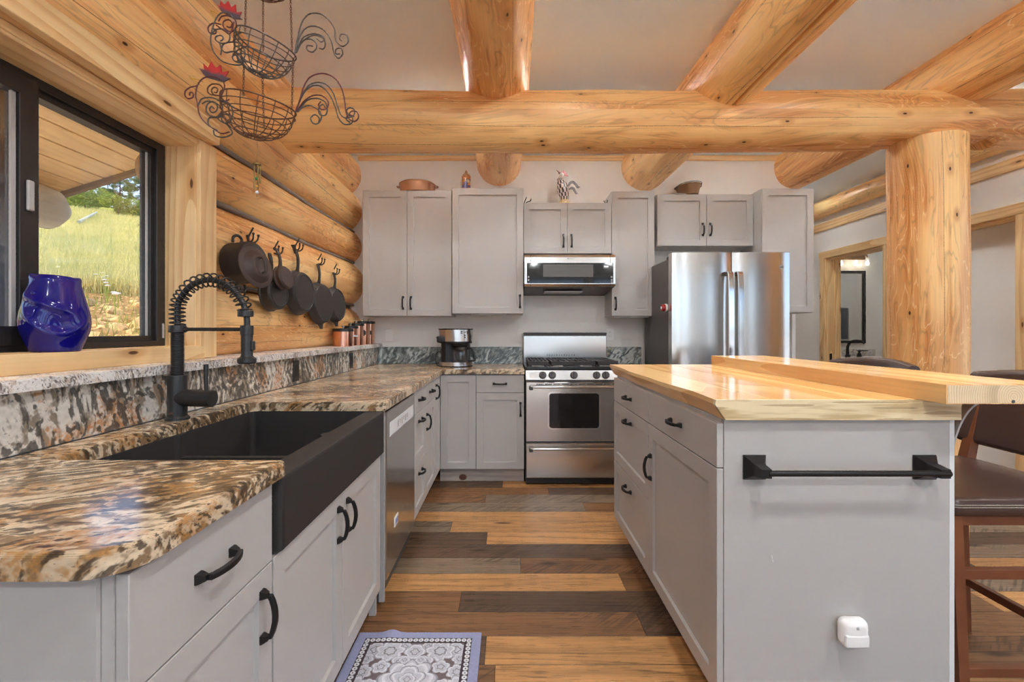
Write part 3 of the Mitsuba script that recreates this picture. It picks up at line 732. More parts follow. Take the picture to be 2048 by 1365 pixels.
# ------------------------------------------------------------------ sink and faucet
sk = thing('farmhouse_sink', 'black composite farmhouse sink with a deep apron front', 'sink')
SX0, SX1, SY0, SY1, SZ = -1.115, -.535, 1.083, 1.983, .8755
outer = rbox(SX0, SX1 - .06, SY0, SY1, .640, .95, .015) ^ box(-2, 0, 0, 3, .6, SZ)
apron = hull([[x, y, z] for x, y, z in [(SX1 - .09, y, z) for y in (SY0, SY1) for z in (.694, SZ)] + [(SX1, y, z) for y in (SY0 + .02, SY1 - .02) for z in (.706, SZ - .012)] + [(SX1 - .004, y, z) for y in (SY0 + .010, SY1 - .010) for z in (.697, SZ - .004)] + [(SX1 - .012, y, SZ) for y in (SY0 + .004, SY1 - .004)] + [(SX1 - .014, y, .694) for y in (SY0 + .004, SY1 - .004)]])
hole = lambda ya, yb: rbox(SX0 + .018, SX1 - .075, ya, yb, .662, 1.1, .022)
sink = (outer + apron) - hole(SY0 + .022, 1.520) - hole(1.545, SY1 - .022) - box(SX0 + .03, SX1 - .09, 1.4, 1.6, .800, 1.2)
part(sk, 'basin', sink, 'black_sink', 30)
for y in (1.30, 1.76):
    part(sk, 'drain', moved(lathe([(.045, 0), (.045, .003), (.036, .004), (.03, .001), (.012, .001), (.010, .006), (.0, .007)], 28), tr(-.83, y, .662)), 'steel', 40)
fc = thing('faucet', 'matte black spring-neck kitchen faucet with a pull-down spray head', 'faucet')
FX, FY = -1.146, 1.59
d = FY
part(fc, 'base', cat(moved(lathe([(.037, 0), (.037, .006), (.033, .010), (.0295, .013), (.0295, .150), (.0285, .153), (.022, .154)], 32), tr(FX, FY, CT))), 'faucet_black', 35)
part(fc, 'valve', cat(cyl((FX + .01, FY, CT + .075), (FX + .125, FY - .006, CT + .072), .0295, .0285, 28), cyl((FX + .074, FY - .002, CT + .0735), (FX + .076, FY - .002, CT + .0735), .0302, .0302, 28)), 'faucet_black', 30)
part(fc, 'lever', cyl((FX + .102, FY - .004, CT + .095), (FX + .101, FY - .004, CT + .190), .0055, .0075, 14), 'faucet_black', 40)
n = 34
rib = []
for k in range(n):
    z = CT + .155 + k * .1525 / n
    rib += [(.0175, z), (.0205, z + .0012), (.0205, z + .0030), (.0175, z + .0042)]
part(fc, 'ribbed_column', moved(lathe(rib, 28), tr(FX, FY, 0)), 'faucet_black', 35)
part(fc, 'collar', moved(lathe([(.018, 0), (.0255, .001), (.0265, .004), (.0265, .022), (.0255, .025), (.018, .026)], 30), tr(FX, FY, 1.213)), 'faucet_black', 35)
ax = FX + .240
part(fc, 'holder_arm', cat(cyl((FX + .02, FY, 1.225), (ax - .012, FY, 1.2245), .0062, .0062, 14), moved(lathe([(.0195, 0), (.0205, .002), (.0205, .030), (.0195, .032)], 26), tr(ax, FY, 1.206)), cyl((FX + .022, FY, 1.225), (FX + .036, FY, 1.225), .009, .007, 14)), 'faucet_black', 35)
hose = catmull([(FX, FY, 1.235), (FX, FY, 1.30), (FX + .012, FY, 1.335), (FX + .052, FY, 1.379), (FX + .115, FY, 1.396), (FX + .175, FY, 1.376), (FX + .215, FY, 1.335), (FX + .232, FY, 1.30), (FX + .240, FY, 1.26), (ax, FY, 1.22)], 10)
part(fc, 'hose', tube(hose, .0098, 12), 'faucet_black', True)
hl = np.cumsum(np.r_[0, np.linalg.norm(np.diff(hose, axis=0), axis=1)])
stop = hl[-1] * .855
turns = 22
tt = np.linspace(0, stop, turns * 22)
hc = np.stack([np.interp(tt, hl, hose[:, k]) for k in range(3)], 1)
tg = np.gradient(hc, axis=0); tg /= np.linalg.norm(tg, axis=1, keepdims=True)
e1 = np.cross(tg, [0, 1, 0]); e1 /= np.linalg.norm(e1, axis=1, keepdims=True)
e2 = np.array([0, 1.0, 0])
frac_t = tt / stop
ph = 2 * PI * turns * np.where(frac_t < .30, frac_t * 1.25, .375 + (frac_t - .30) * .893)
part(fc, 'spring', tube(hc + .0225 * (np.cos(ph)[:, None] * e1 + np.sin(ph)[:, None] * e2), .0027, 7), 'faucet_black', True)
c0 = np.array([np.interp(stop, hl, hose[:, k]) for k in range(3)])
part(fc, 'spring_cap', moved(lathe([(.012, 0), (.0235, .001), (.0245, .003), (.0245, .020), (.0235, .022), (.012, .023)], 28), tr(*(c0 - [0, 0, .020]))), 'faucet_black', 35)
part(fc, 'spray_head', moved(cat(lathe([(.0, 0), (.026, 0), (.0295, .004), (.0295, .016), (.020, .024), (.0185, .030), (.0185, .100), (.0175, .104), (.010, .105)], 30), rbox(.012, .026, -.009, .009, .045, .078, .004)), tr(ax, FY, 1.107)), 'faucet_black', 35)
part(fc, 'mark', moved(meshkit.text_mesh('OVE', .0055, .0004), tr(FX - .008, FY - .0300, CT + .022) @ rot([1, 0, 0], 90)), 'copper', label='small copper coloured lettering')

# ------------------------------------------------------------------ dishwasher
dw = thing('dishwasher', 'stainless steel dishwasher between sink and drawers', 'dishwasher')
part(dw, 'body', box(-1.15, -.575, 2.03, 2.655, .02, .872), 'dark_grey')
part(dw, 'door', box(-.575, -.545, 2.048, 2.655, .105, .858, .003), 'steel')
part(dw, 'toe_panel', box(-.62, -.60, 2.05, 2.655, .0, .10), 'black_plastic')
part(dw, 'side_gasket', box(-.60, -.552, 2.032, 2.046, .02, .866), 'grey_plastic')
st = part(dw, 'control_label', box(-.545, -.5442, 2.10, 2.62, .735, .800), 'light_edge', label='pale printed control sheet')
for k in range(6):
    part(st, 'print', box(-.5443, -.5438, 2.25 + k * .04, 2.27 + k * .04, .750 + .01 * (k % 2), .782), 'grey_plastic')
part(dw, 'energy_tag', box(-.545, -.543, 2.185, 2.255, .285, .330), 'white_plastic', label='small blue and white tag')
part(dw, 'energy_tag', box(-.5432, -.5424, 2.200, 2.252, .292, .318), 'mat_blue')
# ------------------------------------------------------------------ range
rg = thing('range', 'freestanding stainless steel gas range with five black knobs', 'stove')
RX0, RX1, RY = .1315, .8915, 3.614
rc = (RX0 + RX1) / 2
part(rg, 'body', cat(box(RX0, RX1, RY + .045, 4.25, .03, .905, .002), box(RX0, RX1, RY + .01, RY + .06, .335, .346), box(RX0, RX1, RY + .01, RY + .06, .818, .832)), 'dark_grey')
part(rg, 'toe_panel', box(RX0 + .005, RX1 - .005, RY + .03, RY + .06, .012, .06), 'black_plastic')
for sx in (RX0 + .05, RX1 - .05):
    part(rg, 'foot', cyl((sx, RY + .10, 0), (sx, RY + .10, .035), .016, .016, 14), 'black_plastic', 30)
door = box(RX0 + .003, RX1 - .003, RY, RY + .045, .348, .816, .004)
od = part(rg, 'oven_door', door, 'steel')
wx0, wx1, wz0, wz1 = rc - .195, rc + .195, .455, .728
def rrect(x0, x1, z0, z1, r): return arc(x0 + r, z0 + r, r, 180, 270, 7) + arc(x1 - r, z0 + r, r, 270, 360, 7) + arc(x1 - r, z1 - r, r, 0, 90, 7) + arc(x0 + r, z1 - r, r, 90, 180, 7)
def plate(outline, t, y, holes=()):
    cs = m3.CrossSection([outline] + [h[::-1] for h in holes], m3.FillRule.EvenOdd)
    return m3.Manifold.extrude(cs, t).rotate([90, 0, 0]).translate([0, y, 0])
part(od, 'window', plate(rrect(wx0, wx1, wz0, wz1, .022), .004, RY), 'dark_glass', label='black oven window')
part(od, 'window_trim', plate(rrect(wx0 - .012, wx1 + .012, wz0 - .012, wz1 + .012, .03), .003, RY, [rrect(wx0, wx1, wz0, wz1, .022)]), 'steel_bright')
for k in range(10):
    part(od, 'vent_slot', box(RX0 + .085 + k * .066, RX0 + .14 + k * .066, RY - .0008, RY, .797, .803), 'black_plastic')
def bar_handle(par, z, y):
    k = part(par, 'handle', cyl((RX0 + .035, y - .040, z), (RX1 - .035, y - .040, z), .0105, .0105, 20), 'steel_bright', 40)
    for sx in (RX0 + .04, RX1 - .04):
        part(k, 'mount', box(sx - .014, sx + .014, y - .052, y, z - .022, z + .004, .003), 'dark_grey')
bar_handle(od, .781, RY)
dr_ = part(rg, 'drawer', box(RX0 + .003, RX1 - .003, RY, RY + .045, .062, .333, .004), 'steel')
bar_handle(dr_, .299, RY)
cp = part(rg, 'control_panel', hull([[x, y, z] for x in (RX0, RX1) for y, z in ((RY + .002, .834), (RY + .016, .908), (RY + .06, .912), (RY + .06, .834))]), 'steel')
for dx in (-.246, -.171, 0.0, .178, .250):
    kx = rc + dx
    kb = part(rg, 'knob', moved(lathe([(.0, 0), (.029, 0), (.029, .006), (.0265, .020), (.024, .022), (0, .022)], 28), tr(kx, RY + .006, .870) @ rot([1, 0, 0], 80)), 'dark_grey', 35)
    part(kb, 'grip', moved(box(-.006, .006, -.025, .025, .0, .033, .002), tr(kx, RY + .006, .870) @ rot([1, 0, 0], 80)), 'dark_grey')
part(rg, 'badge', box(RX0 + .03, RX0 + .105, RY + .003, RY + .008, .846, .894), 'steel_bright')
part(rg, 'cooktop', cat(box(RX0, RX1, RY + .012, 4.17, .912, .928, .003), box(RX0, RX1, RY + .004, RY + .02, .912, .938, .003)), 'black_plastic')
def grate(x0, x1):
    ms = []
    y0, y1 = RY + .045, 4.13
    for x in np.linspace(x0 + .006, x1 - .006, 2): ms.append(box(x - .006, x + .006, y0, y1, .945, .978, .002))
    for y in np.linspace(y0 + .006, y1 - .006, 3): ms.append(box(x0, x1, y - .006, y + .006, .945, .978, .002))
    nx = 7 if x1 - x0 > .3 else 4
    for x in np.linspace(x0 + .035, x1 - .035, nx): ms.append(box(x - .004, x + .004, y0, y1, .962, .978, .002))
    for x in (x0 + .008, x1 - .008):
        for y in (y0 + .01, y1 - .01): ms.append(box(x - .007, x + .007, y - .007, y + .007, .927, .95))
    return cat(ms)
for a, b in ((RX0 + .022, RX0 + .185), (RX0 + .205, RX1 - .205), (RX1 - .185, RX1 - .022)):
    part(rg, 'grate', grate(a, b), 'cast_iron', label='black cast iron pan grate')
for bx in (RX0 + .105, rc - .12, rc + .12, RX1 - .105):
    for by in (3.77, 4.02):
        part(rg, 'burner', moved(lathe([(.052, 0), (.052, .006), (.034, .008), (.034, .016), (.03, .019), (0, .019)], 24), tr(bx, by, .927)), 'grey_plastic', 35)
bgk = part(rg, 'back_guard', box(RX0 + .001, RX1 - .001, 4.205, 4.252, .905, 1.185, .003), 'steel')
part(bgk, 'cap', cat(box(RX0, RX1, 4.196, 4.254, 1.187, 1.203, .003), box(RX0 + .004, RX1 - .004, 4.200, 4.21, 1.172, 1.187)), 'dark_grey')
for k in range(24):
    part(bgk, 'vent_slot', box(rc - .165 + k * .0112, rc - .161 + k * .0112, 4.2042, 4.2052, .990, 1.004), 'black_plastic') if k % 2 == 0 else None

# ------------------------------------------------------------------ microwave
mw = thing('microwave', 'stainless and black glass microwave hung above the range', 'microwave')
MX0, MX1, MY, MZ0, MZ1 = .128, .886, 3.83, 1.590, 1.853
part(mw, 'body', hull([[x, y, z] for x in (MX0 + .004, MX1 - .004) for y, z in ((MY + .03, MZ1), (4.27, MZ1), (4.27, MZ0 - .045), (MY + .03, MZ0 - .002))]), 'dark_grey')
md = part(mw, 'door', hull([[x, y, z] for x in (MX0, MX1) for y, z in ((MY + .006, MZ1), (MY, MZ1 - .02), (MY, MZ0 + .02), (MY + .012, MZ0), (MY + .03, MZ0), (MY + .03, MZ1))]), 'steel')
part(md, 'glass', plate(rrect(MX0 + .022, MX1 - .018, MZ0 + .026, MZ1 - .068, .006), .004, MY + .0005), 'dark_glass', label='black glass front')
part(md, 'window', box(MX0 + .155, MX1 - .185, MY - .0042, MY - .0034, MZ0 + .078, MZ1 - .080), 'grey_glass', label='grey see-through window')
for x in (MX0 + .054, MX1 - .043): part(md, 'seam', box(x - .0012, x + .0012, MY - .0008, MY + .01, MZ0 + .001, MZ1 - .001), 'black_plastic')
part(md, 'display', box(MX1 - .100, MX1 - .054, MY - .0044, MY - .0034, MZ1 - .118, MZ1 - .083), 'grey_glass')
tx = meshkit.text_mesh('9:47', .0125, .0006, True)
k = part(md, 'clock', moved(tx, tr(MX1 - .096, MY - .0044, MZ1 - .105) @ rot([1, 0, 0], 90)), 'white_plastic', label='white clock digits 9:47')
scene[k]['emitter'] = {'type': 'area', 'radiance': {'type': 'rgb', 'value': [1.2, 1.2, 1.15]}}
for x, z in ((MX1 - .032, .078), (MX1 - .032, .053), (MX1 - .032, .033), (MX0 + .034, .078), (MX0 + .034, .052)):
    part(md, 'button', moved(lathe([(0, 0), (.008, 0), (.007, .0012), (0, .0012)], 16), tr(x, MY - .0034, MZ0 + z) @ rot([1, 0, 0], 90)), 'grey_plastic')
lg = meshkit.text_mesh('Whirlpool', .010, .0006)
part(md, 'lettering', moved(lg, tr(MX0 + .355, MY - .0002, MZ1 - .036) @ rot([1, 0, 0], 90)), 'dark_grey', label='small maker lettering')
part(mw, 'filter', box(MX0 + .18, MX1 - .25, MY + .14, 4.15, MZ0 - .036, MZ0 - .026), 'grey_plastic')

# ------------------------------------------------------------------ refrigerator
fz = thing('refrigerator', 'stainless steel French-door refrigerator with dark grey sides', 'refrigerator')
FX0, FX1, FYF, FZT = 1.232, 2.124, 3.47, 1.812
part(fz, 'body', box(FX0 + .004, FX1 - .004, FYF + .095, 4.19, .03, FZT - .035, .004), 'steel_side')
part(fz, 'base_grille', box(FX0 + .02, FX1 - .02, FYF + .09, FYF + .12, 0, .035), 'black_plastic')
part(fz, 'hinge_cover', box(FX0 + .01, FX0 + .09, FYF + .03, FYF + .16, FZT - .036, FZT - .012, .004), 'black_plastic')
part(fz, 'hinge_cover', box(FX1 - .09, FX1 - .01, FYF + .03, FYF + .16, FZT - .036, FZT - .012, .004), 'black_plastic')
def bowed(x0, x1, z0, z1, bow, n=24):
    P = []
    pts = []
    for k in range(n + 1):
        f = k / n
        x = x0 + (x1 - x0) * f
        pts.append([x, FYF + .012 - .012 * (1 - (2 * f - 1) ** 4) - bow * (1 - (2 * f - 1) ** 2)])
    poly = [[x, y] for x, y in pts] + [[x1, FYF + .085], [x0, FYF + .085]]
    return m3.Manifold.extrude(m3.CrossSection([poly], m3.FillRule.EvenOdd), z1 - z0).translate([0, 0, z0])
xm = FX0 + .452
dl = part(fz, 'door', bowed(FX0, xm - .003, .72, FZT, .008), 'steel', 25)
dR = part(fz, 'door', bowed(xm + .003, FX1, .72, FZT, .008), 'steel', 25)
fd = part(fz, 'freezer_drawer', bowed(FX0, FX1, .06, .71, .008), 'steel', 25)
def fr_handle(par, x, s):
    z0, z1 = .80, 1.665
    P = catmull([(x, FYF - .012, z1), (x, FYF - .052, z1 - .03), (x, FYF - .064, z1 - .25), (x, FYF - .064, z0 + .25), (x, FYF - .052, z0 + .03), (x, FYF - .012, z0)], 8)
    ms = []
    for a, b in zip(P[:-1], P[1:]):
        ms.append(hull([[q[0] + dx, q[1] + dy, q[2]] for q in (a, b) for dx in (-.018, .018) for dy in (-.007, .007)]))
    h = part(par, 'handle', m3.Manifold.batch_boolean(ms, m3.OpType.Add), 'steel_bright', 40)
    part(h, 'mount', box(x - .014, x + .014, FYF - .03, FYF + .004, z1 - .03, z1 - .004, .002), 'dark_grey')
fr_handle(dl, xm - .036, -1); fr_handle(dR, xm + .036, 1)
bd = part(dR, 'badge', moved(lathe([(0, 0), (.019, 0), (.019, .0015), (.0165, .0015), (.0160, .0008), (0, .0008)], 32), tr(FX1 - .072, FYF - .0035, 1.700) @ rot([1, 0, 0], 90)), 'grey_plastic', 30, label='small round monogram badge')
part(bd, 'monogram', moved(meshkit.text_mesh('GE', .013, .0008, True), tr(FX1 - .0815, FYF - .0052, 1.6935) @ rot([1, 0, 0], 90)), 'dark_grey')
tmr = thing('magnet_timer', 'red and white round kitchen timer stuck on the refrigerator side', 'timer')
M = tr(FX0 + .003, FYF + .13, 1.4) @ rot([0, 1, 0], -90)
part(tmr, 'base', moved(lathe([(0, 0), (.030, 0), (.032, .006), (.030, .016), (0, .016)], 28), M), 'white_plastic', 35)
part(tmr, 'dial', moved(lathe([(0, .016), (.027, .016), (.028, .022), (.026, .040), (0, .042)], 28), M), 'red_enamel', 35, label='red dial')
part(tmr, 'pointer', moved(lathe([(0, .042), (.012, .042), (.011, .046), (0, .046)], 20), M), 'white_plastic', 35)

# ------------------------------------------------------------------ island
IY0, IY1 = 1.382, 2.738
IZ = .955
for (a, b, lb, kind) in ((2.060, IY1, 'grey island cabinet with three drawers at the end facing the range', 3), (IY0 + .019, 2.060, 'grey island cabinet with a drawer over a wide door, nearer the camera', 2)):
    c = thing('island_cabinet', lb, 'cabinet')
    part(c, 'body', cat(box(.6455, 1.316, a + .0005, b - .0005, ZB - .003, IZ - .001), box(.70, 1.30, a + .0005, b - .0005, 0, .109)), 'cabinet_paint')
    zt, zd = IZ - .012, .806
    if kind == 3:
        front(c, 'drawer', FI, a, b, zd, zt, 0, (2.40, .868))
        front(c, 'drawer', FI, a, b, .458, zd, .057, (2.40, .742))
        front(c, 'drawer', FI, a, b, ZB, .458, .057, (2.40, .392))
    else:
        front(c, 'drawer', FI, IY0, b, zd, zt, 0, (1.72, .876))
        front(c, 'door', FI, IY0, b, ZB, zd, .057, (2.022, .62), True)
ip = thing('island_end_panel', 'plain grey end panel of the island facing the camera', 'panel')
part(ip, 'board', box(.646, 1.337, IY0, IY0 + .018, .0, IZ - .0005, .001), 'cabinet_paint')
part(ip, 'edge_strip', box(1.322, 1.3375, IY0 - .0015, IY0 + .002, .0, IZ - .001, .0006), 'light_edge', label='pale worn edge strip')
part(ip, 'scratch', hull([[.792 + a, IY0 - .0004, .525 + b] for a, b in ((0, 0), (.0016, 0), (-.0035, .021), (-.0025, .021))] + [[.792, IY0 + .0005, .53]]), 'white_plastic', label='short white scratch')
solo('island_back_panel', 'grey back panel of the island behind the bar stools', 'panel', box(1.3165, 1.336, IY0 + .0185, IY1, 0, IZ - .0005, .001), 'cabinet_paint')
tp = thing('wood_countertop', 'glossy golden plank top of the island with a live edge', 'countertop')
TZ0, TZ1, TY0, TY1 = .9555, 1.015, 1.376, 2.80
def live(x0, x1, left):
    ys = np.linspace(TY0, TY1, 40)
    ms = []
    def sec(y):
        w = .006 * math.sin(y * 5.1) + .004 * math.sin(y * 13.0)
        if left: return [[.612 + w, y, TZ1], [.610 + w, y, TZ1 - .014], [.640 + w * .5, y, TZ0], [x1, y, TZ0], [x1, y, TZ1]]
    for a, b in zip(ys[:-1], ys[1:]): ms.append(hull(sec(a) + sec(b)))
    return m3.Manifold.batch_boolean(ms, m3.OpType.Add)
bx = [.61, .772, .970, 1.195, 1.345]
for k in range(4):
    mm = live(bx[0], bx[1] - .0008, True) if k == 0 else box(bx[k] + .0008, bx[k + 1] - .0008, TY0 + .001 * k, TY1, TZ0, TZ1, .0016)
    g, uv = grain(mm, 1, nid() + 2, .3 * k)
    part(tp, 'board', g, 'slab_material', False, uv)
capm = hull([[.612, y, TZ1] for y in (TY0 - .016, TY0 - .0006)] + [[x, y, z] for x, z in ((.610, TZ1 - .014), (.641, TZ0), (1.338, TZ0), (1.338, TZ1 - .0005)) for y in (TY0 - .016, TY0 - .0006)])
g, uv = grain(capm, 0, nid() + 2, .1)
part(tp, 'end_board', g, 'end_board_wood', False, uv, label='greyer end board with grain running across')
mat('end_board_wood', proc(lambda p, n, uv: mix(mix(C3(222, 204, 164), C3(186, 162, 118), smoothstep(.35, .65, fbm(p.x * 5, p.z * 60, 2, 4))), C3(150, 122, 82), smoothstep(.66, .74, noise(p.x * 7, p.z * 120)) * .6)), .45, spec=.4)
bt = thing('bar_counter', 'thick live-edged wooden bar slab raised on the island', 'countertop')
BY0, BY1, BZ1 = 1.283, 2.775, 1.0705
ys = np.linspace(BY0, BY1, 36)
def bsec(y):
    w = .010 * math.sin(y * 4.3 + 1) + .005 * math.sin(y * 11)
    return [[1.220, y, TZ1 + .0005], [1.220, y, BZ1 - .002], [1.222, y, BZ1], [1.540 + w, y, BZ1], [1.546 + w, y, BZ1 - .01], [1.515 + w, y, TZ1 + .0005]]
g, uv = grain(m3.Manifold.batch_boolean([hull(bsec(a) + bsec(b)) for a, b in zip(ys[:-1], ys[1:])], m3.OpType.Add), 1, nid() + 2)
part(bt, 'board', g, 'slab_material', False, uv)
def end_rings(p, n, uv):
    q = dr.sqrt(dr.square(p.x - 1.408) + dr.square((p.z - 1.035) * 1.0)) + .006 * noise(p.x * 30, p.z * 30)
    ring = frac(q * 150)
    c = mix(C3(226, 204, 168), C3(196, 166, 122), smoothstep(.2, .9, ring) * .7)
    return mix(c, C3(172, 148, 112), smoothstep(.045, .055, q) * (1 - smoothstep(.06, .10, q)) * .5)
mat('end_grain', proc(end_rings), .45, spec=.4)
part(bt, 'sawn_end', box(1.2235, 1.512, BY0 - .0012, BY0 + .001, TZ1 + .003, BZ1 - .003), 'end_grain', label='sawn end showing growth rings')
part(bt, 'screw', moved(lathe([(0, 0), (.005, 0), (.004, .0015), (0, .001)], 14), tr(1.405, BY0 - .001, TZ1 + .0075) @ rot([1, 0, 0], 90)), 'dark_grey')
for yb in (1.402, 2.55):
    bk = thing('bar_bracket', 'curved grey steel bracket under the near end of the bar slab' if yb < 2 else 'curved grey steel bracket under the far end of the bar slab', 'bracket')
    P = catmull([(1.338, yb, .72), (1.341, yb, .80), (1.352, yb, .88), (1.376, yb, .945), (1.410, yb, .990), (1.455, yb, 1.012)], 8)
    t = np.gradient(P, axis=0); t /= np.linalg.norm(t, axis=1, keepdims=True)
    nn = np.cross(t, [0, 1, 0])
    ms = [hull([P[k + j] + nn[k + j] * s * .003 + np.array([0, w, 0]) for j in (0, 1) for s in (-1, 1) for w in (-.006, .024)]) for k in range(len(P) - 1)]
    part(bk, 'strap', m3.Manifold.batch_boolean(ms, m3.OpType.Add), 'grey_plastic', 30)
    part(bk, 'wall_plate', box(1.3365, 1.341, yb - .006, yb + .024, .62, .74, .001), 'grey_plastic')
tb = thing('towel_bar', 'black towel bar on the end panel of the island', 'towel bar')
def post(x):
    z = .811; y = IY0
    a = [[x + s * .033, y, z + t * .036] for s in (-1, 1) for t in (-1, 1)] + [[x + s * .0335, y - .006, z + t * .0365] for s in (-1, 1) for t in (-1, 1)]
    b = [[x + s * .016, y - .030, z + t * .018] for s in (-1, 1) for t in (-1, 1)]
    c = [[x + s * .014, y - .072, z + t * .0125] for s in (-1, 1) for t in (-1, 1)]
    return hull(a) + hull([p for p in a if p[1] < y - .001] + b) + hull(b + c)
for x in (.735, 1.245): part(tb, 'mount', post(x), 'black_metal', 20)
part(tb, 'bar', cyl((.742, IY0 - .066, .811), (1.262, IY0 - .066, .811), .0085, .0085, 18), 'black_metal', 40)
sn = thing('motion_night_light', 'small white rounded night light stuck low on the island end panel', 'night light')
part(sn, 'body', rbox(.976, 1.056, IY0 - .043, IY0 - .001, .290, .372, .020, 20), 'white_plastic', 40)
part(sn, 'diffuser', rbox(.981, 1.051, IY0 - .0445, IY0 - .03, .294, .332, .006, 16), 'white_plastic', 40)
part(sn, 'sensor', moved(lathe([(0, 0), (.0045, 0), (.003, .0022), (0, .003)], 16), tr(1.016, IY0 - .043, .352) @ rot([1, 0, 0], 90)), 'grey_plastic', 40, label='grey sensor dot')
# ------------------------------------------------------------------ pans hanging on the log wall
def disc_to_wall(x, y, z, tilt=0.0, yaw=0.0, spin=0.0):
    """Lathe axis z to +x (into the room): base facing the room."""
    return tr(x, y, z) @ rot([0, 0, 1], yaw) @ rot([0, 1, 0], 90 + tilt) @ rot([0, 0, 1], spin)
def hook(y, z, x, label):
    k = thing('wall_hook', label, 'hook')
    ms = [hull([[x + a, y + b, z + c] for a in (-.03, .006) for b in (-.008, .008) for c in (-.03, .025)])]
    for s in (-1, 1):
        P = catmull([(x, y + s * .004, z), (x + .022, y + s * .012, z - .012), (x + .040, y + s * .020, z + .002), (x + .044, y + s * .024, z + .028)], 6)
        ms.append(tube(P, np.linspace(.0045, .0035, len(P)), 8))
        ms.append(moved(trimesh.creation.icosphere(1, .0065), tr(*P[-1])))
    ms.append(tube(catmull([(x, y, z + .01), (x + .02, y, z + .045), (x + .03, y, z + .065)], 6), .0042, 8))
    part(k, 'body', cat(ms), 'cast_iron', 30)
def skillet(name, label, y, z, R_, depth, x, handle_len, yaw=0, tilt=0, mat_='cast_iron', lip=False, helper=False, rim_out=.0, groove=True):
    k = thing(name, label, 'pan')
    M = disc_to_wall(x, y, z, tilt, yaw)
    rb = R_ * .86
    prof = [(R_ - .004, 0.006), (R_ - .003, 0), (R_ + .002, 0), (R_ + .002, .006), (R_ - .004, .012), (rb + .008, depth - .010), (rb, depth)]
    prof += [(rb - .006, depth + .0005), (rb - .007, depth + .003), (rb - .012, depth + .003), (rb - .014, depth)] if groove else []
    prof += [(0.0, depth)]
    inner = [(0, depth - .005), (rb - .006, depth - .006), (R_ - .008, .006)]
    pts = inner + prof
    body = moved(lathe(pts, 56, cap=False), M)
    part(k, 'body', body, mat_, 30)
    h0, h1 = R_ - .006, R_ + handle_len
    P = np.array([[-(h0 + (h1 - h0) * f), 0, .010 + .010 * math.sin(PI * f)] for f in np.linspace(0, 1, 9)])
    wv = np.interp(np.linspace(0, 1, 9), [0, .15, .5, .85, 1], [.020, .011, .009, .013, .008])
    ms = [hull([[p[0], s * w, p[2] + t * .005] for p, w in ((P[i], wv[i]), (P[i + 1], wv[i + 1])) for s in (-1, 1) for t in (-.8, .8)] + [[p[0], s * w * .6, p[2] + t * .0065] for p, w in ((P[i], wv[i]), (P[i + 1], wv[i + 1])) for s in (-1, 1) for t in (-1, 1)]) for i in range(8)]
    hd = m3.Manifold.batch_boolean(ms, m3.OpType.Add) - m3.Manifold.cylinder(.1, .0055, .0055, 14).translate([-(h1 - .014), 0, -.05])
    part(k, 'handle', moved(hd, M), mat_, 30)
    if helper:
        part(k, 'helper_handle', moved(hull([[R_ - .004, -.028, .004], [R_ - .004, .028, .004], [R_ + .030, -.016, .010], [R_ + .030, .016, .010], [R_ - .004, -.026, .014], [R_ - .004, .026, .014], [R_ + .030, -.014, .017], [R_ + .030, .014, .017]]), M), mat_, 20)
    if lip:
        for s in (-1, 1): part(k, 'pouring_lip', moved(hull([[0 + a, s * (R_ - .004), 0] for a in (-.016, .016)] + [[a, s * (R_ + .010), 0] for a in (-.007, .007)] + [[a, s * (R_ - .003), .016] for a in (-.012, .012)]), M), mat_, 20)
    return k
hk = [(2.383, 1.690, 'first black iron hook from the window, holding the dutch oven'), (2.643, 1.672, 'second black iron hook from the window, holding a deep skillet and a tiny pan'), (2.906, 1.738, 'third black iron hook from the window, holding the broad skillet'), (3.25, 1.700, 'fourth black iron hook from the window, holding a smooth skillet with a tab'), (3.534, 1.665, 'fifth black iron hook from the window, furthest of the row')]
for y, z, lb in hk: hook(y, z, -1.355, lb)
# dutch oven with its lid
k = thing('dutch_oven', 'black cast iron dutch oven hanging nearest the window', 'pot')
M = disc_to_wall(-1.335, 2.245, 1.545, -5, -10)
part(k, 'body', moved(lathe([(.0, .100), (.080, .098), (.090, .09), (.094, .02), (.096, 0), (.102, 0), (.103, .006), (.100, .012), (.100, .090), (.095, .106), (.082, .116), (0, .118)], 56, cap=False), M), 'cast_iron', 35)
for s in (-1, 1):
    P = catmull([(-s * .100, -.028, .018), (-s * .126, -.026, .022), (-s * .138, 0, .024), (-s * .126, .026, .022), (-s * .100, .028, .018)], 8)
    part(k, 'loop_handle', moved(tube(P, .0065, 10), M), 'cast_iron', True)
k = thing('pot_lid', 'dark domed iron pot lid hanging in front of the dutch oven', 'lid')
M = disc_to_wall(-1.200, 2.175, 1.520, -13, -14)
part(k, 'dome', moved(lathe([(.098, 0), (.101, .002), (.101, .007), (.090, .011), (.080, .012), (.058, .032), (.051, .035), (.042, .036), (.039, .033), (0, .033)], 56), M), 'brown_iron', 30)
part(k, 'handle', moved(tube(catmull([(-.036, 0, .032), (-.033, 0, .050), (-.015, 0, .056), (.015, 0, .056), (.033, 0, .050), (.036, 0, .032)], 6), .0045, 10), M), 'brown_iron', True)
skillet('skillet', 'deep black skillet hanging behind the tiny brown pan', 2.575, 1.430, .100, .060, -1.340, .125, -6, -3)
skillet('small_pan', 'tiny brown-black pan hanging in front of the deep skillet', 2.560, 1.510, .067, .040, -1.270, .105, -6, -13, 'brown_iron', groove=False)
skillet('skillet', 'broad black skillet hanging in the middle of the row', 2.870, 1.455, .138, .055, -1.325, .130, -5, -3, lip=True)
skillet('skillet', 'large smooth black skillet with a tab at its foot, fourth in the row', 3.195, 1.408, .146, .048, -1.325, .130, -5, -3, helper=True, groove=False)
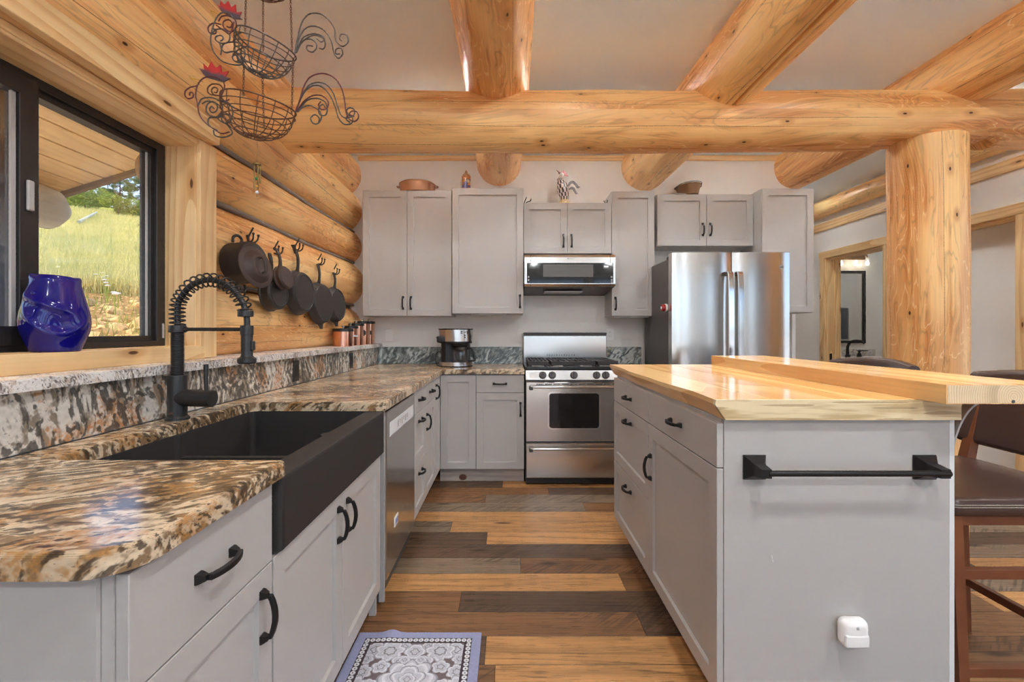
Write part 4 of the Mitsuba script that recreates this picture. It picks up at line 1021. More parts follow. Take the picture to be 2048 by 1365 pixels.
skillet('skillet', 'black skillet furthest from the window, beside the canisters', 3.480, 1.415, .134, .040, -1.325, .112, -5, -3, helper=True)

# ------------------------------------------------------------------ copper canisters on the ledge
cans = [(3.50, .072, .112, 'shortest and broadest copper canister, nearest the window'), (3.66, .054, .135, 'second copper canister from the window, with a pale band'), (3.80, .057, .158, 'third copper canister from the window, in the middle of the row'), (3.955, .063, .178, 'tall copper canister with a round black badge'), (4.12, .055, .180, 'tall narrow copper canister nearest the kitchen wall, with a square black label')]
ZL = 1.1022
for i, (y, r, h, lb) in enumerate(cans):
    k = thing('canister', lb, 'canister', 'copper canisters on the granite ledge')
    x = -1.262
    part(k, 'body', moved(lathe([(r - .002, 0), (r, .003), (r, h), (r - .003, h + .002), (0, h + .002)], 40), tr(x, y, ZL)), 'copper', 30)
    lid = part(k, 'lid', moved(lathe([(r + .003, 0), (r + .005, .002), (r + .005, .018), (r + .002, .021), (r * .4, .024), (0, .024)], 40), tr(x, y, ZL + h)), 'black_plastic', 30, label='black lid')
    part(lid, 'knob', moved(lathe([(.008, 0), (.007, .008), (.013, .014), (.012, .020), (0, .022)], 20), tr(x, y, ZL + h + .024)), 'steel_bright', 30)
    if i >= 3:
        dirc = np.array([-x, -y + 0.0, 0]); dirc /= np.linalg.norm(dirc)
        an = math.degrees(math.atan2(-y, -x)) + (8 if i == 3 else 10)
        tt = np.radians(np.linspace(an - 20, an + 20, 9))
        hh = (.030, .100) if i == 3 else (.078, .128)
        pl = []
        for a, b in zip(tt[:-1], tt[1:]):
            for f0, f1 in zip(np.linspace(-1, 1, 9)[:-1], np.linspace(-1, 1, 9)[1:]):
                fa = (a + b) / 2
                if i == 3 and ((fa - tt[4]) / (tt[8] - tt[4])) ** 2 + ((f0 + f1) / 2) ** 2 > 1: continue
                zc, hz = h * .56, (hh[1] - hh[0]) / 2 * .7
                pl.append(hull([[x + (r + o) * math.cos(t), y + (r + o) * math.sin(t), ZL + zc + f * hz] for t in (a, b) for f in (f0, f1) for o in (0, .0012)]))
        part(k, 'badge', cat(pl), 'black_plastic', label='black badge')
    if i == 1: part(k, 'band', moved(lathe([(r, 0), (r + .0012, .001), (r + .0012, .012), (r, .013)], 40, cap=False), tr(x, y, ZL + h * .52)), 'light_edge')

# ------------------------------------------------------------------ coffee maker
k = thing('coffee_maker', 'black and stainless drip coffee maker with a glass carafe', 'coffee maker')
cx, cy = -.458, 3.965
def stad(rx, ry, n=40): return [[rx * math.cos(t), ry * math.sin(t)] for t in np.arange(n) * 2 * PI / n]
def ext(outline, z0, z1): return m3.Manifold.extrude(m3.CrossSection([outline]), z1 - z0).translate([cx, cy, z0])
part(k, 'base', ext(stad(.142, .115, 48), CT + .006, CT + .040), 'steel', 30)
part(k, 'base_foot', ext(stad(.146, .118, 48), CT + .0002, CT + .008), 'black_plastic', 30)
part(k, 'column', hull([[cx + a, cy + b, z] for a, b in ((-.125, -.005), (-.125, .095), (.115, .095), (.115, .045), (-.065, .02), (-.085, -.025)) for z in (CT + .04, CT + .205)]), 'black_plastic', 30)
tpn = part(k, 'top_housing', ext(stad(.146, .110, 48), CT + .215, CT + .315), 'steel', 30)
part(k, 'top_rim', ext(stad(.148, .112, 48), CT + .3152, CT + .324), 'black_plastic', 30)
part(k, 'lower_rim', ext(stad(.140, .105, 48), CT + .200, CT + .2148), 'black_plastic', 30)
part(k, 'brew_basket', moved(lathe([(.04, 0), (.07, .012), (.078, .035), (.06, .036)], 32), tr(cx + .045, cy - .035, CT + .166)), 'black_plastic', 30)
part(k, 'steam_spout', cat(rbox(cx - .150, cx - .082, cy - .1, cy - .03, CT + .205, CT + .262, .012), hull([[cx - .165, cy - .07, CT + .25], [cx - .165, cy - .055, CT + .25], [cx - .14, cy - .08, CT + .258], [cx - .14, cy - .05, CT + .258], [cx - .14, cy - .06, CT + .238]])), 'black_plastic', 30)
car = part(k, 'carafe', moved(lathe([(.056, .002), (.064, .008), (.068, .03), (.068, .085), (.058, .115), (.050, .125)], 40, cap=False), tr(cx + .045, cy - .045, CT + .041)), 'clear_glass', True, label='clear glass carafe')
part(car, 'collar', moved(lathe([(.060, .104), (.0635, .106), (.055, .126), (.052, .126)], 36, cap=False), tr(cx + .045, cy - .045, CT + .041)), 'black_plastic', 30)
part(car, 'lid', moved(lathe([(.052, .124), (.054, .128), (.050, .136), (0, .139)], 32), tr(cx + .045, cy - .045, CT + .041)), 'black_plastic', 30)
hp = catmull([(cx + .095, cy - .050, CT + .158), (cx + .135, cy - .058, CT + .158), (cx + .155, cy - .062, CT + .13), (cx + .162, cy - .062, CT + .085), (cx + .168, cy - .062, CT + .058), (cx + .140, cy - .060, CT + .052), (cx + .112, cy - .052, CT + .056)], 8)
part(car, 'handle', tube(hp, .0085, 10), 'black_plastic', True)
part(car, 'hot_plate', moved(lathe([(.070, 0), (.072, .003), (0, .003)], 36), tr(cx + .045, cy - .045, CT + .0395)), 'dark_grey', 30)
# control strip on the curved front
for (a, z, w_, h_) in ((-66, .30, .010, .004), (-66, .287, .010, .004), (-42, .30, .008, .004), (-42, .287, .008, .004), (-53, .268, .006, .006), (-53, .250, .006, .006)):
    t = math.radians(a)
    part(tpn, 'button', moved(rbox(-w_, w_, -.002, .002, -h_, h_, .0018, 8), tr(cx + .146 * math.cos(t), cy + .110 * math.sin(t), CT + z) @ rot([0, 0, 1], a + 90)), 'black_plastic')
t = math.radians(-53)
part(tpn, 'display', moved(rbox(-.013, .013, -.0025, .0025, -.010, .010, .0022, 8), tr(cx + .146 * math.cos(t), cy + .110 * math.sin(t), CT + .294) @ rot([0, 0, 1], -53 + 90)), 'grey_plastic')
part(k, 'cord', tube(catmull([(cx - .115, cy + .09, CT + .06), (cx - .15, cy + .14, CT + .115), (cx - .195, cy + .18, CT + .105), (cx - .20, cy + .15, CT + .05), (cx - .17, cy + .06, CT + .006), (cx - .12, cy + .02, CT + .005)], 8), .0035, 8), 'black_plastic', True)

# ------------------------------------------------------------------ things on top of the cabinets
k = thing('copper_pan', 'wide shallow copper pot with a domed lid on the left wall cabinet', 'pot')
M = tr(-.815, 4.10, UT)
part(k, 'body', moved(lathe([(.150, 0), (.152, .003), (.155, .075), (.157, .080), (.150, .082), (0, .082)], 56), M), 'old_copper', 30)
ld = part(k, 'lid', moved(lathe([(.160, .080), (.161, .086), (.150, .094), (.110, .106), (.05, .113), (0, .115)], 56), M), 'old_copper', 35)
part(ld, 'knob', moved(tube(catmull([(-.02, 0, .112), (-.015, 0, .125), (.015, 0, .125), (.02, 0, .112)], 6), .003, 8), M), 'old_copper', True)
for s in (-1, 1): part(k, 'ear_handle', moved(tube(catmull([(s * .155, -.025, .068), (s * .178, -.018, .070), (s * .182, 0, .071), (s * .178, .018, .070), (s * .155, .025, .068)], 6), .0055, 8), M), 'old_copper', True)
k = thing('kettle_pot', 'small brown cast iron pot with a bail, tilted, on the cabinet above the refrigerator', 'pot')
M = tr(1.625, 4.155, 2.423) @ rot([0, 1, 0], -5)
part(k, 'body', moved(lathe([(.075, .014), (.083, .018), (.105, .095), (.110, .100), (.113, .104), (.106, .108), (.098, .100), (.074, .022), (0, .02)], 48), M), 'bronze_pot', 30)
for a in (90, 210, 330): part(k, 'foot', moved(cyl((.06 * math.cos(math.radians(a)), .06 * math.sin(math.radians(a)), .0), (.065 * math.cos(math.radians(a)), .065 * math.sin(math.radians(a)), .03), .008, .010, 10), M), 'bronze_pot', 30)
for s in (-1, 1): part(k, 'ear', moved(moved(tube(catmull([(0, -.014, 0), (s * .016, -.010, .010), (s * .018, .010, .010), (0, .014, 0)], 5), .0042, 8), tr(s * .102, 0, .082)), M), 'bronze_pot', True)
part(k, 'bail', moved(tube(catmull([(-.115, 0, .09), (-.09, -.08, .108), (0, -.118, .112), (.09, -.08, .108), (.115, 0, .09)], 8), .0025, 8), M), 'cast_iron', True)
solo('glass_lid', 'pale lid lying beside the tilted brown pot above the refrigerator', 'lid', moved(lathe([(.11, 0), (.112, .003), (.08, .014), (0, .022)], 44), tr(1.50, 4.145, 2.423)), 'light_edge', 35)
# beer stein
k = thing('beer_stein', 'tall painted ceramic stein with a pointed lid, on the cabinet over the coffee maker', 'stein')
M = tr(-.375, 4.03, UT + .004)
prof = np.array([(.041, 0), (.043, .004), (.041, .012), (.038, .02), (.0375, .09), (.039, .12), (.037, .128), (.0, .128)])
lm = lathe(prof, 40, cap=False)
uv = np.stack([np.tile(np.arange(40) / 40, len(prof)), np.repeat(prof[:, 1] / .145, 40)], 1)
part(k, 'body', moved(lm, M), 'stein_paint', True, uv)
ld = part(k, 'lid', moved(lathe([(.039, .128), (.040, .133), (.030, .150), (.018, .160), (.012, .163), (.0115, .168), (.014, .172), (.010, .180), (.004, .187), (.0035, .192), (0, .195)], 32), M), 'old_copper', 40)
part(k, 'handle', moved(tube(catmull([(.036, .01, .115), (.062, .02, .11), (.070, .022, .075), (.058, .018, .04), (.038, .012, .025)], 7), .006, 8), M @ rot([0, 0, 1], 120)), 'stein_paint', True, np.zeros((len(tube(catmull([(.036, .01, .115), (.062, .02, .11), (.070, .022, .075), (.058, .018, .04), (.038, .012, .025)], 7), .006, 8).vertices), 2)))
# rooster figurine: black and white checks, red comb, two dark tail feathers
k = thing('rooster_figurine', 'black and white checkered rooster figurine with a red comb on the microwave cabinet', 'figurine')
RXc, RYc, RZ = .487, 4.06, 2.330
spine = catmull([(0, 0, .045), (.0, 0, .075), (-.006, 0, .115), (-.016, 0, .165), (-.030, 0, .205), (-.030, 0, .235), (-.022, 0, .262)], 6)
rr = np.interp(np.linspace(0, 1, len(spine)), [0, .12, .35, .55, .72, .85, 1], [.036, .040, .050, .047, .028, .018, .014])
bm = tube(spine, rr, 28)
nv = len(spine) * 28
uvb = np.vstack([np.stack([np.tile(np.arange(28) / 28, len(spine)), np.repeat(np.linspace(0, 1, len(spine)), 28)], 1), [[0, 0], [0, 1]]])
M = tr(RXc, RYc, RZ)
part(k, 'body', moved(bm, M), 'hound_paint', True, uvb)
part(k, 'head', moved(moved(trimesh.creation.icosphere(2, .019), np.diag([1.15, .9, 1.0, 1])), M @ tr(-.022, 0, .268)), 'white_plastic', True)
cmb = [[-.020, .274], [-.028, .292], [-.014, .288], [-.010, .304], [.002, .292], [.010, .298], [.014, .282], [.026, .280], [.022, .268], [.034, .258], [.018, .254], [.0, .268]]
part(k, 'comb', moved(m3.Manifold.extrude(m3.CrossSection([cmb], m3.FillRule.EvenOdd), .008).rotate([90, 0, 0]).translate([0, .004, 0]), M), 'red_enamel', label='red comb')
part(k, 'beak', moved(cat(hull([[-.034, -.006, .272], [-.034, .006, .272], [-.030, 0, .284], [-.072, 0, .312], [-.036, 0, .266]]), hull([[-.036, -.005, .266], [-.036, .005, .266], [-.034, 0, .258], [-.064, 0, .292]])), M), 'purple_wire', label='open dark red beak')
part(k, 'wattle', moved(hull([[-.034, s * .004, .258] for s in (-1, 1)] + [[-.026, s * .004, .250] for s in (-1, 1)] + [[-.068, s * .004, .222] for s in (-1, 1)] + [[-.058, s * .004, .218] for s in (-1, 1)]), M), 'purple_wire')
def feather(P, w):
    P = catmull(P, 6); t = np.gradient(P, axis=0); t /= np.linalg.norm(t, axis=1, keepdims=True); n2 = np.cross(t, [0, 1, 0])
    ww = w * np.interp(np.linspace(0, 1, len(P)), [0, .3, .8, 1], [.6, 1, .8, .15])
    return m3.Manifold.batch_boolean([hull([P[i + j] + n2[i + j] * ww[i + j] * s + np.array([0, q, 0]) for j in (0, 1) for s in (-1, 1) for q in (-.004, .004)]) for i in range(len(P) - 1)], m3.OpType.Add)
part(k, 'tail_feather', moved(feather([(.034, 0, .165), (.052, 0, .195), (.076, 0, .203), (.100, 0, .185), (.118, 0, .160), (.140, 0, .158)], .011), M), 'brown_iron', 20)
part(k, 'tail_feather', moved(feather([(.036, 0, .135), (.058, 0, .148), (.078, 0, .148), (.094, 0, .125), (.106, 0, .105), (.120, 0, .100)], .010), M), 'brown_iron', 20)
bs = lathe([(.060, 0), (.058, .012), (.046, .030), (.036, .044), (.034, .050), (0, .052)], 30)
bs.vertices += (.006 * (meshkit.noise(bs.vertices * 60, 3) - .5))[:, None] * np.array([1, 1, 0])
part(k, 'base', moved(bs, M), 'straw', 60, label='straw coloured base')
mat('straw', proc(lambda p, n, uv: mix(C3(236, 222, 186), C3(150, 120, 70), smoothstep(.4, .7, fbm(p.x * 120, p.y * 120, p.z * 160, 2)))), .7)
# twig garland peeping out on both sides of the rooster's cabinet
for nm, P in (('left end of a dark twig garland on the microwave cabinet', [[(.13, 4.10, 2.335), (.14, 4.06, 2.365), (.158, 4.04, 2.398)], [(.13, 4.09, 2.335), (.158, 4.05, 2.352), (.185, 4.05, 2.362), (.196, 4.05, 2.382)]]), ('right end of a dark twig garland on the microwave cabinet', [[(.86, 4.1, 2.335), (.845, 4.06, 2.356), (.83, 4.05, 2.366)], [(.86, 4.1, 2.34), (.868, 4.06, 2.36), (.866, 4.05, 2.372)]])):
    kk = thing('twig_garland', nm, 'garland')
    for p in P: part(kk, 'twig', tube(catmull(p, 6), .0035, 7), 'black_metal', True)
    e0 = P[0][-1]
    part(kk, 'bud', moved(trimesh.creation.icosphere(1, .006), tr(*e0)), 'white_plastic', True)

# ------------------------------------------------------------------ wire rooster basket hanging over the sink
hb = thing('hanging_rooster_basket', 'three-tier hanging wire basket with rooster heads and curled wire tails', 'hanging basket')
BD = 1.55
def cp_(c, dy=0.0): return at(360 + c[0] * .21978, c[1] * .21978, BD) + np.array([0, dy, 0])
def wire(par, name, pts, m_, r=.0016, dy=0.0, dy2=None, n=7):
    P = [cp_(c, dy if dy2 is None else dy + (dy2 - dy) * i / (len(pts) - 1)) for i, c in enumerate(pts)]
    return part(par, name, tube(catmull(P, n), r, 6), m_, True)
def bowl_parts(name, cpx, cpy, a, b, depth, tiltdeg, mt, nr=6, nm=14, rr_=.0016, flat=.42):
    """An oval bowl of rings and ribs."""
    c = at(cpx, cpy, BD)
    M = tr(*c) @ rot([0, 1, 0], tiltdeg)
    rim = None
    levels = [(1.0, 0.0), (.985, .18), (.94, .38), (.86, .58), (.72, .78), (.52, .93), (.30, 1.0)][:nr + 1]
    for i, (s, dz) in enumerate(levels):
        t = np.arange(40) * 2 * PI / 40
        q = 1 + .012 * np.sin(3 * t + i)
        P = np.stack([a * s * q * np.cos(t), b * s * q * np.sin(t), -depth * dz + .003 * np.sin(2 * t + i * 1.3)], 1)
        kk = part(hb if rim is None else rim, name if rim is None else 'ring', moved(tube(P, rr_ * (1.5 if i == 0 else 1), 6, closed=True), M), mt, True)
        if rim is None: rim = kk
    for j in range(nm):
        t = 2 * PI * j / nm + .2
        P = np.array([[a * s * math.cos(t), b * s * math.sin(t), -depth * dz] for s, dz in levels] + [[.04 * a * math.cos(t), .04 * b * math.sin(t), -depth * 1.0]])
        part(rim, 'rib', moved(tube(catmull(P, 4), rr_ * .9, 6), M), mt, True)
    return rim
bowl_parts('basket', 517, 211, .118, .098, .105, 8, 'rust_wire')
bowl_parts('basket', 532, 90, .096, .086, .098, 17, 'grey_wire')
bowl_parts('basket', 536, -62, .085, .078, .090, 6, 'rust_wire', nm=16)
tails_lo = [[(1045, 1030), (1090, 920), (1130, 800), (1180, 720), (1260, 685), (1350, 690), (1430, 740), (1490, 840), (1515, 960), (1530, 1050), (1560, 1110), (1610, 1130), (1645, 1095), (1630, 1050), (1590, 1045), (1570, 1075), (1610, 1100)],
    [(1050, 1020), (1110, 870), (1170, 780), (1250, 750), (1330, 770), (1390, 840), (1430, 950), (1460, 1040), (1510, 1075), (1580, 1050), (1585, 1000), (1545, 980), (1515, 1010), (1540, 1050)],
    [(1050, 1025), (1120, 850), (1200, 775), (1280, 780), (1350, 850), (1400, 960), (1430, 1060), (1480, 1110), (1540, 1100), (1550, 1050), (1510, 1020), (1485, 1050), (1520, 1080)],
    [(1060, 1020), (1130, 930), (1220, 880), (1310, 890), (1365, 950), (1355, 1010), (1310, 1025), (1290, 990), (1315, 965)],
    [(1070, 1020), (1150, 920), (1240, 895), (1320, 930), (1340, 1000), (1320, 1050), (1270, 1040), (1265, 980), (1300, 950), (1320, 980)],
    [(1070, 1020), (1120, 970), (1180, 955), (1250, 990), (1275, 1050), (1240, 1105), (1190, 1100), (1165, 1050), (1200, 1015), (1235, 1040), (1230, 1080)]]
tails_up = [[(1045, 485), (1075, 340), (1110, 220), (1160, 155), (1220, 135), (1300, 150), (1370, 210), (1420, 290), (1430, 370), (1450, 420), (1500, 455), (1550, 420), (1540, 365), (1495, 355), (1480, 395), (1500, 425)],
    [(1050, 485), (1080, 360), (1130, 270), (1200, 237), (1280, 255), (1340, 310), (1380, 390), (1400, 480), (1440, 530), (1480, 490), (1465, 440), (1420, 450), (1420, 490), (1455, 490)],
    [(1055, 480), (1110, 370), (1200, 305), (1280, 320), (1300, 370), (1275, 405), (1235, 390)],
    [(1055, 480), (1120, 360), (1220, 325), (1300, 350), (1335, 390), (1310, 425), (1275, 400)],
    [(1060, 480), (1110, 380), (1180, 355), (1235, 390), (1240, 440), (1200, 475), (1155, 450), (1160, 415), (1210, 420)]]
for i, t in enumerate(tails_lo): wire(hb, 'tail_wire', t, 'grey_wire' if i % 3 else 'purple_wire', .0021, 0, (i % 3 - 1) * .03)
for i, t in enumerate(tails_up): wire(hb, 'tail_wire', t, 'grey_wire', .0021, 0, (i % 3 - 1) * .03)
body_lo = [([(395, 745), (350, 722), (280, 715), (220, 740), (180, 800), (165, 880), (180, 960), (200, 1060), (250, 1130), (330, 1190), (400, 1230), (470, 1215)], 'purple_wire'),
    ([(395, 740), (405, 790), (385, 850), (360, 905)], 'purple_wire'), ([(360, 860), (250, 840), (230, 790), (270, 750), (340, 755), (370, 800), (345, 850), (290, 845), (265, 810), (285, 780), (320, 790), (315, 825), (290, 825)], 'rust_wire'),
    ([(175, 800), (110, 815), (70, 850), (70, 890), (100, 915), (140, 900), (140, 865), (115, 860), (110, 885)], 'purple_wire'),
    ([(165, 960), (200, 900), (290, 890), (370, 930), (385, 1000), (340, 1060), (280, 1055), (240, 1010), (250, 950), (300, 925), (340, 960), (330, 1010), (290, 1025), (270, 995), (290, 970), (310, 990)], 'grey_wire'),
    ([(180, 930), (230, 905), (310, 925), (360, 980), (340, 1050), (250, 1055)], 'grey_wire'),
    ([(400, 930), (470, 960), (500, 1040), (480, 1110), (430, 1135), (380, 1110), (350, 1080), (290, 1090), (275, 1130), (300, 1170), (360, 1200)], 'grey_wire'),
    ([(305, 1185), (320, 1235), (400, 1250), (475, 1215), (440, 1150), (380, 1090), (400, 1040), (450, 1060), (460, 1110), (420, 1120)], 'grey_wire'),
    ([(360, 905), (400, 900), (430, 890)], 'purple_wire'), ([(360, 930), (450, 960), (520, 1000)], 'grey_wire')]
body_up = [([(505, 190), (470, 150), (400, 140), (350, 190), (315, 290), (300, 370), (310, 450), (345, 520), (410, 580), (520, 610), (590, 600), (605, 540)], 'grey_wire'),
    ([(350, 195), (380, 150), (440, 145), (500, 180), (510, 250), (460, 290), (400, 250), (395, 200), (440, 180), (475, 210), (460, 250), (425, 240)], 'purple_wire'),
    ([(350, 200), (280, 190), (235, 230), (250, 280), (300, 285), (305, 250), (270, 240)], 'purple_wire'),
    ([(310, 330), (350, 290), (420, 290), (470, 340), (460, 400), (400, 415), (350, 390), (345, 360), (370, 345), (405, 350), (410, 380), (385, 395)], 'grey_wire'),
    ([(370, 500), (390, 410), (450, 385), (530, 390), (580, 440), (590, 510), (550, 570), (490, 550), (480, 510), (530, 500), (555, 540), (520, 560)], 'grey_wire'),
    ([(340, 370), (360, 430), (400, 460), (470, 450), (540, 490), (580, 560)], 'grey_wire'), ([(350, 250), (420, 300), (470, 330), (500, 270), (510, 220)], 'purple_wire'),
    ([(490, 380), (510, 320), (560, 295)], 'rust_wire'), ([(460, 480), (520, 430), (600, 400)], 'rust_wire')]
for grp in (body_lo, body_up):
    for i, (p, m_) in enumerate(grp): wire(hb, 'body_wire', p, m_, .0021, (i % 3 - 1) * .012)
wire(hb, 'beak_wire', [(215, 748), (160, 725), (100, 712)], 'yellow_wire', .0015); wire(hb, 'beak_wire', [(96, 714), (150, 752), (192, 778)], 'yellow_wire', .0015)
wire(hb, 'beak_wire', [(350, 130), (310, 108), (280, 98)], 'yellow_wire', .0015); wire(hb, 'beak_wire', [(284, 108), (300, 140), (322, 166)], 'yellow_wire', .0015)
for nm, poly_ in (('comb', [(175, 622), (222, 640), (214, 578), (258, 618), (285, 562), (328, 622), (372, 593), (385, 662), (443, 648), (415, 700), (460, 716), (395, 748), (320, 728), (240, 706), (205, 665)]),
                  ('comb', [(333, 38), (366, 60), (370, 6), (408, 48), (440, 10), (468, 70), (508, 44), (512, 118), (562, 110), (540, 160), (570, 178), (500, 172), (420, 132), (378, 104), (360, 75)])):
    pts = np.array([cp_(c) for c in poly_])
    fr2 = pts[:, [0, 2]]
    cs = m3.CrossSection([fr2.tolist()], m3.FillRule.EvenOdd)
    mm = tm(m3.Manifold.extrude(cs, .004).rotate([90, 0, 0]).translate([0, BD + .002, 0]))
    z0, z1 = fr2[:, 1].min(), fr2[:, 1].max()
    xm0, xm1 = fr2[:, 0].min(), fr2[:, 0].max()
    V = np.array(mm.vertices)
    hh = (V[:, 2] - (z0 + (xm1 - V[:, 0]) / (xm1 - xm0) * (z1 - z0) * .45)) / ((z1 - z0) * .6)
    part(hb, nm, mm, 'comb_red', False, np.stack([V[:, 0], hh], 1), label='red enamelled comb')
def chain(par, a, b, link=.0105, r=.0011):
    a, b = np.asarray(a, float), np.asarray(b, float)
    n = max(2, int(np.linalg.norm(b - a) / (link * .78)))
    t = np.arange(8) * 2 * PI / 8
    base = np.stack([.0032 * np.cos(t), 0 * t, link * .5 * np.sin(t)], 1)
    l0 = tube(base, r, 4, closed=True); l1 = moved(l0, rot([0, 0, 1], 90))
    part(par, 'chain', cat([moved(l0 if i % 2 else l1, tr(*(a + (b - a) * (i + .5) / n))) for i in range(n)]), 'rust_wire')
up = lambda c, dy=0: cp_(c, dy)
top = np.array([at(536, -62, BD)[0], BD, ZC])
chain(hb, up((592, 285)), up((604, -280))); chain(hb, up((640, 345), .08), up((655, -280), .07)); chain(hb, up((1020, 475)), up((998, -270)))
chain(hb, up((575, 865)), up((582, 590))); chain(hb, up((636, 1050), .09), up((634, 575), .08)); chain(hb, up((1016, 1040)), up((1030, 530)))
for s in ((604, -280), (655, -280), (998, -270)): chain(hb, up(s, .03 if s[0] == 655 else 0), top - [0, 0, .45])
chain(hb, top - [0, 0, .45], top - [0, 0, .02])
part(hb, 'ceiling_hook', tube(catmull([top, top - [0, 0, .02], top + [.008, 0, -.03], top + [.0, 0, -.04], top + [-.008, 0, -.032]], 6), .002, 8), 'rust_wire', True)
for c in ((575, 862), (1040, 1095)): part(hb, 'ring_link', tube(np.array([cp_((c[0] + 14 * math.cos(t), c[1] + 14 * math.sin(t))) for t in np.arange(14) * 2 * PI / 14]), .001, 5, closed=True), 'rust_wire', True)
# little wind chime under it
ch = thing('wind_chime', 'tiny brass wind chime with a green bead hanging below the wire basket', 'wind chime')
hp_ = at(514, 328, BD)
part(ch, 'string', tube([at(515, 283, BD), at(514.5, 305, BD), hp_], .0006, 5), 'rust_wire')
part(ch, 'disc', moved(lathe([(.0128, 0), (.0132, .002), (.0128, .004), (0, .004)], 24), tr(*(hp_ - [0, 0, .004]))), 'string_metal', 30)
for i in range(5):
    a = 2 * PI * i / 5 + .5
    L = (.058, .078, .060, .083, .058)[i]
    part(ch, 'tube', cyl(hp_ + [.0095 * math.cos(a), .0095 * math.sin(a), -.006], hp_ + [.0095 * math.cos(a), .0095 * math.sin(a), -.006 - L], .0021, .0021, 10), 'string_metal', 30)
part(ch, 'center_string', tube([hp_, hp_ - [0.001, 0, .112]], .0005, 5), 'rust_wire')
part(ch, 'bead', moved(trimesh.creation.icosphere(2, .0052), tr(*at(513, 357.5, BD))), 'green_bead', True, label='green glass bead')
part(ch, 'bead', moved(trimesh.creation.icosphere(1, .003), tr(*at(514, 373, BD))), 'yellow_wire', True)
part(ch, 'pendant', moved(lathe([(0, -.006), (.005, -.003), (.006, 0), (.004, .004), (0, .006)], 10), tr(*at(514, 385, BD))), 'light_edge')

# ------------------------------------------------------------------ blue jug on the window stool
k = thing('blue_jug', 'glossy cobalt blue fish-shaped ceramic jug on the window stool', 'jug')
prof = catmull([(.048, 0), (.056, .004), (.064, .025), (.076, .060), (.079, .090), (.075, .122), (.067, .155), (.060, .185), (.056, .202), (.054, .212), (.050, .219), (.046, .221)], 12)
n = 160
jm = lathe(prof, n, cap=False)
V = np.array(jm.vertices)
th = np.arctan2(V[:, 1], V[:, 0]); zz = V[:, 2]
cam = math.atan2(-1.36, 1.345)          # the side turned to the room
a = (th - cam + PI) % (2 * PI) - PI
r = np.hypot(V[:, 0], V[:, 1])
pocket = np.exp(-((a - .15) / .42) ** 2 - ((zz - .085 + .02 * a) / .036) ** 2)
ridge = np.exp(-((zz - (.128 - .030 * a)) / .010) ** 2) * np.exp(-((a + .35) / .75) ** 4)
roll = np.exp(-((zz - (.052 + .05 * (a - .1) ** 2)) / .013) ** 2) * np.exp(-(a / .95) ** 4)
fin = np.exp(-((zz - .165) / .022) ** 2) * np.exp(-((a + 1.15) / .3) ** 2)
r = r - .014 * pocket + .0075 * ridge + .006 * roll + .005 * fin
lips = np.clip((zz - .195) / .033, 0, 1) ** 1.5
r = r + lips * (.008 * np.exp(-((np.abs(a) - 1.45) / .30) ** 2))
zz = zz + lips * (.005 * np.cos(a + .9) + .004 * np.exp(-((np.abs(a) - 1.45) / .3) ** 2))
V = np.stack([r * np.cos(th), r * np.sin(th), zz], 1)
inner = V * [.90, .90, 1.0] + [0, 0, 0]
m1 = trimesh.Trimesh(V, jm.faces, process=False)
i2 = trimesh.Trimesh(inner, jm.faces[:, ::-1], process=False)
topn = len(prof) - 1
rim = []
for j in range(n):
    p, q = topn * n + j, topn * n + (j + 1) % n
    rim += [[p, q, q + len(V)], [p, q + len(V), p + len(V)]]
full = trimesh.Trimesh(np.vstack([V, inner, [[0, 0, 0.0]]]), np.vstack([jm.faces, jm.faces[:, ::-1] + len(V), rim, [[(j + 1) % n, j, 2 * len(V)] for j in range(n)]]), process=False)
part(k, 'body', moved(full, tr(-1.342, 1.362, WZA)), 'cobalt_glaze', True)
part(k, 'eye', moved(trimesh.creation.icosphere(2, .007), tr(-1.342 + .064 * math.cos(cam - .75), 1.362 + .064 * math.sin(cam - .75), WZA + .168)), 'cobalt_glaze', True)

# ------------------------------------------------------------------ runner on the floor
g = trimesh.creation.box(extents=[.49, 1.30, .006]); g = g.subdivide_to_size(.03)
V = np.array(g.vertices); V[:, 0] += -.355; V[:, 1] += 1.20; V[:, 2] += .0035
bump_ = .007 * np.exp(-((V[:, 0] + .47) / .03) ** 2 - ((V[:, 1] - 1.85) / .05) ** 2)
V[:, 2] += bump_ + .0006 * np.sin(V[:, 1] * 9)
V[:, 1] += 1.1 * np.where(V[:, 1] > 1.8, bump_, 0)
g.vertices = V
k = solo('floor_runner', 'grey floral woven floor runner with a blue border in front of the sink', 'rug', g, 'mat_weave')

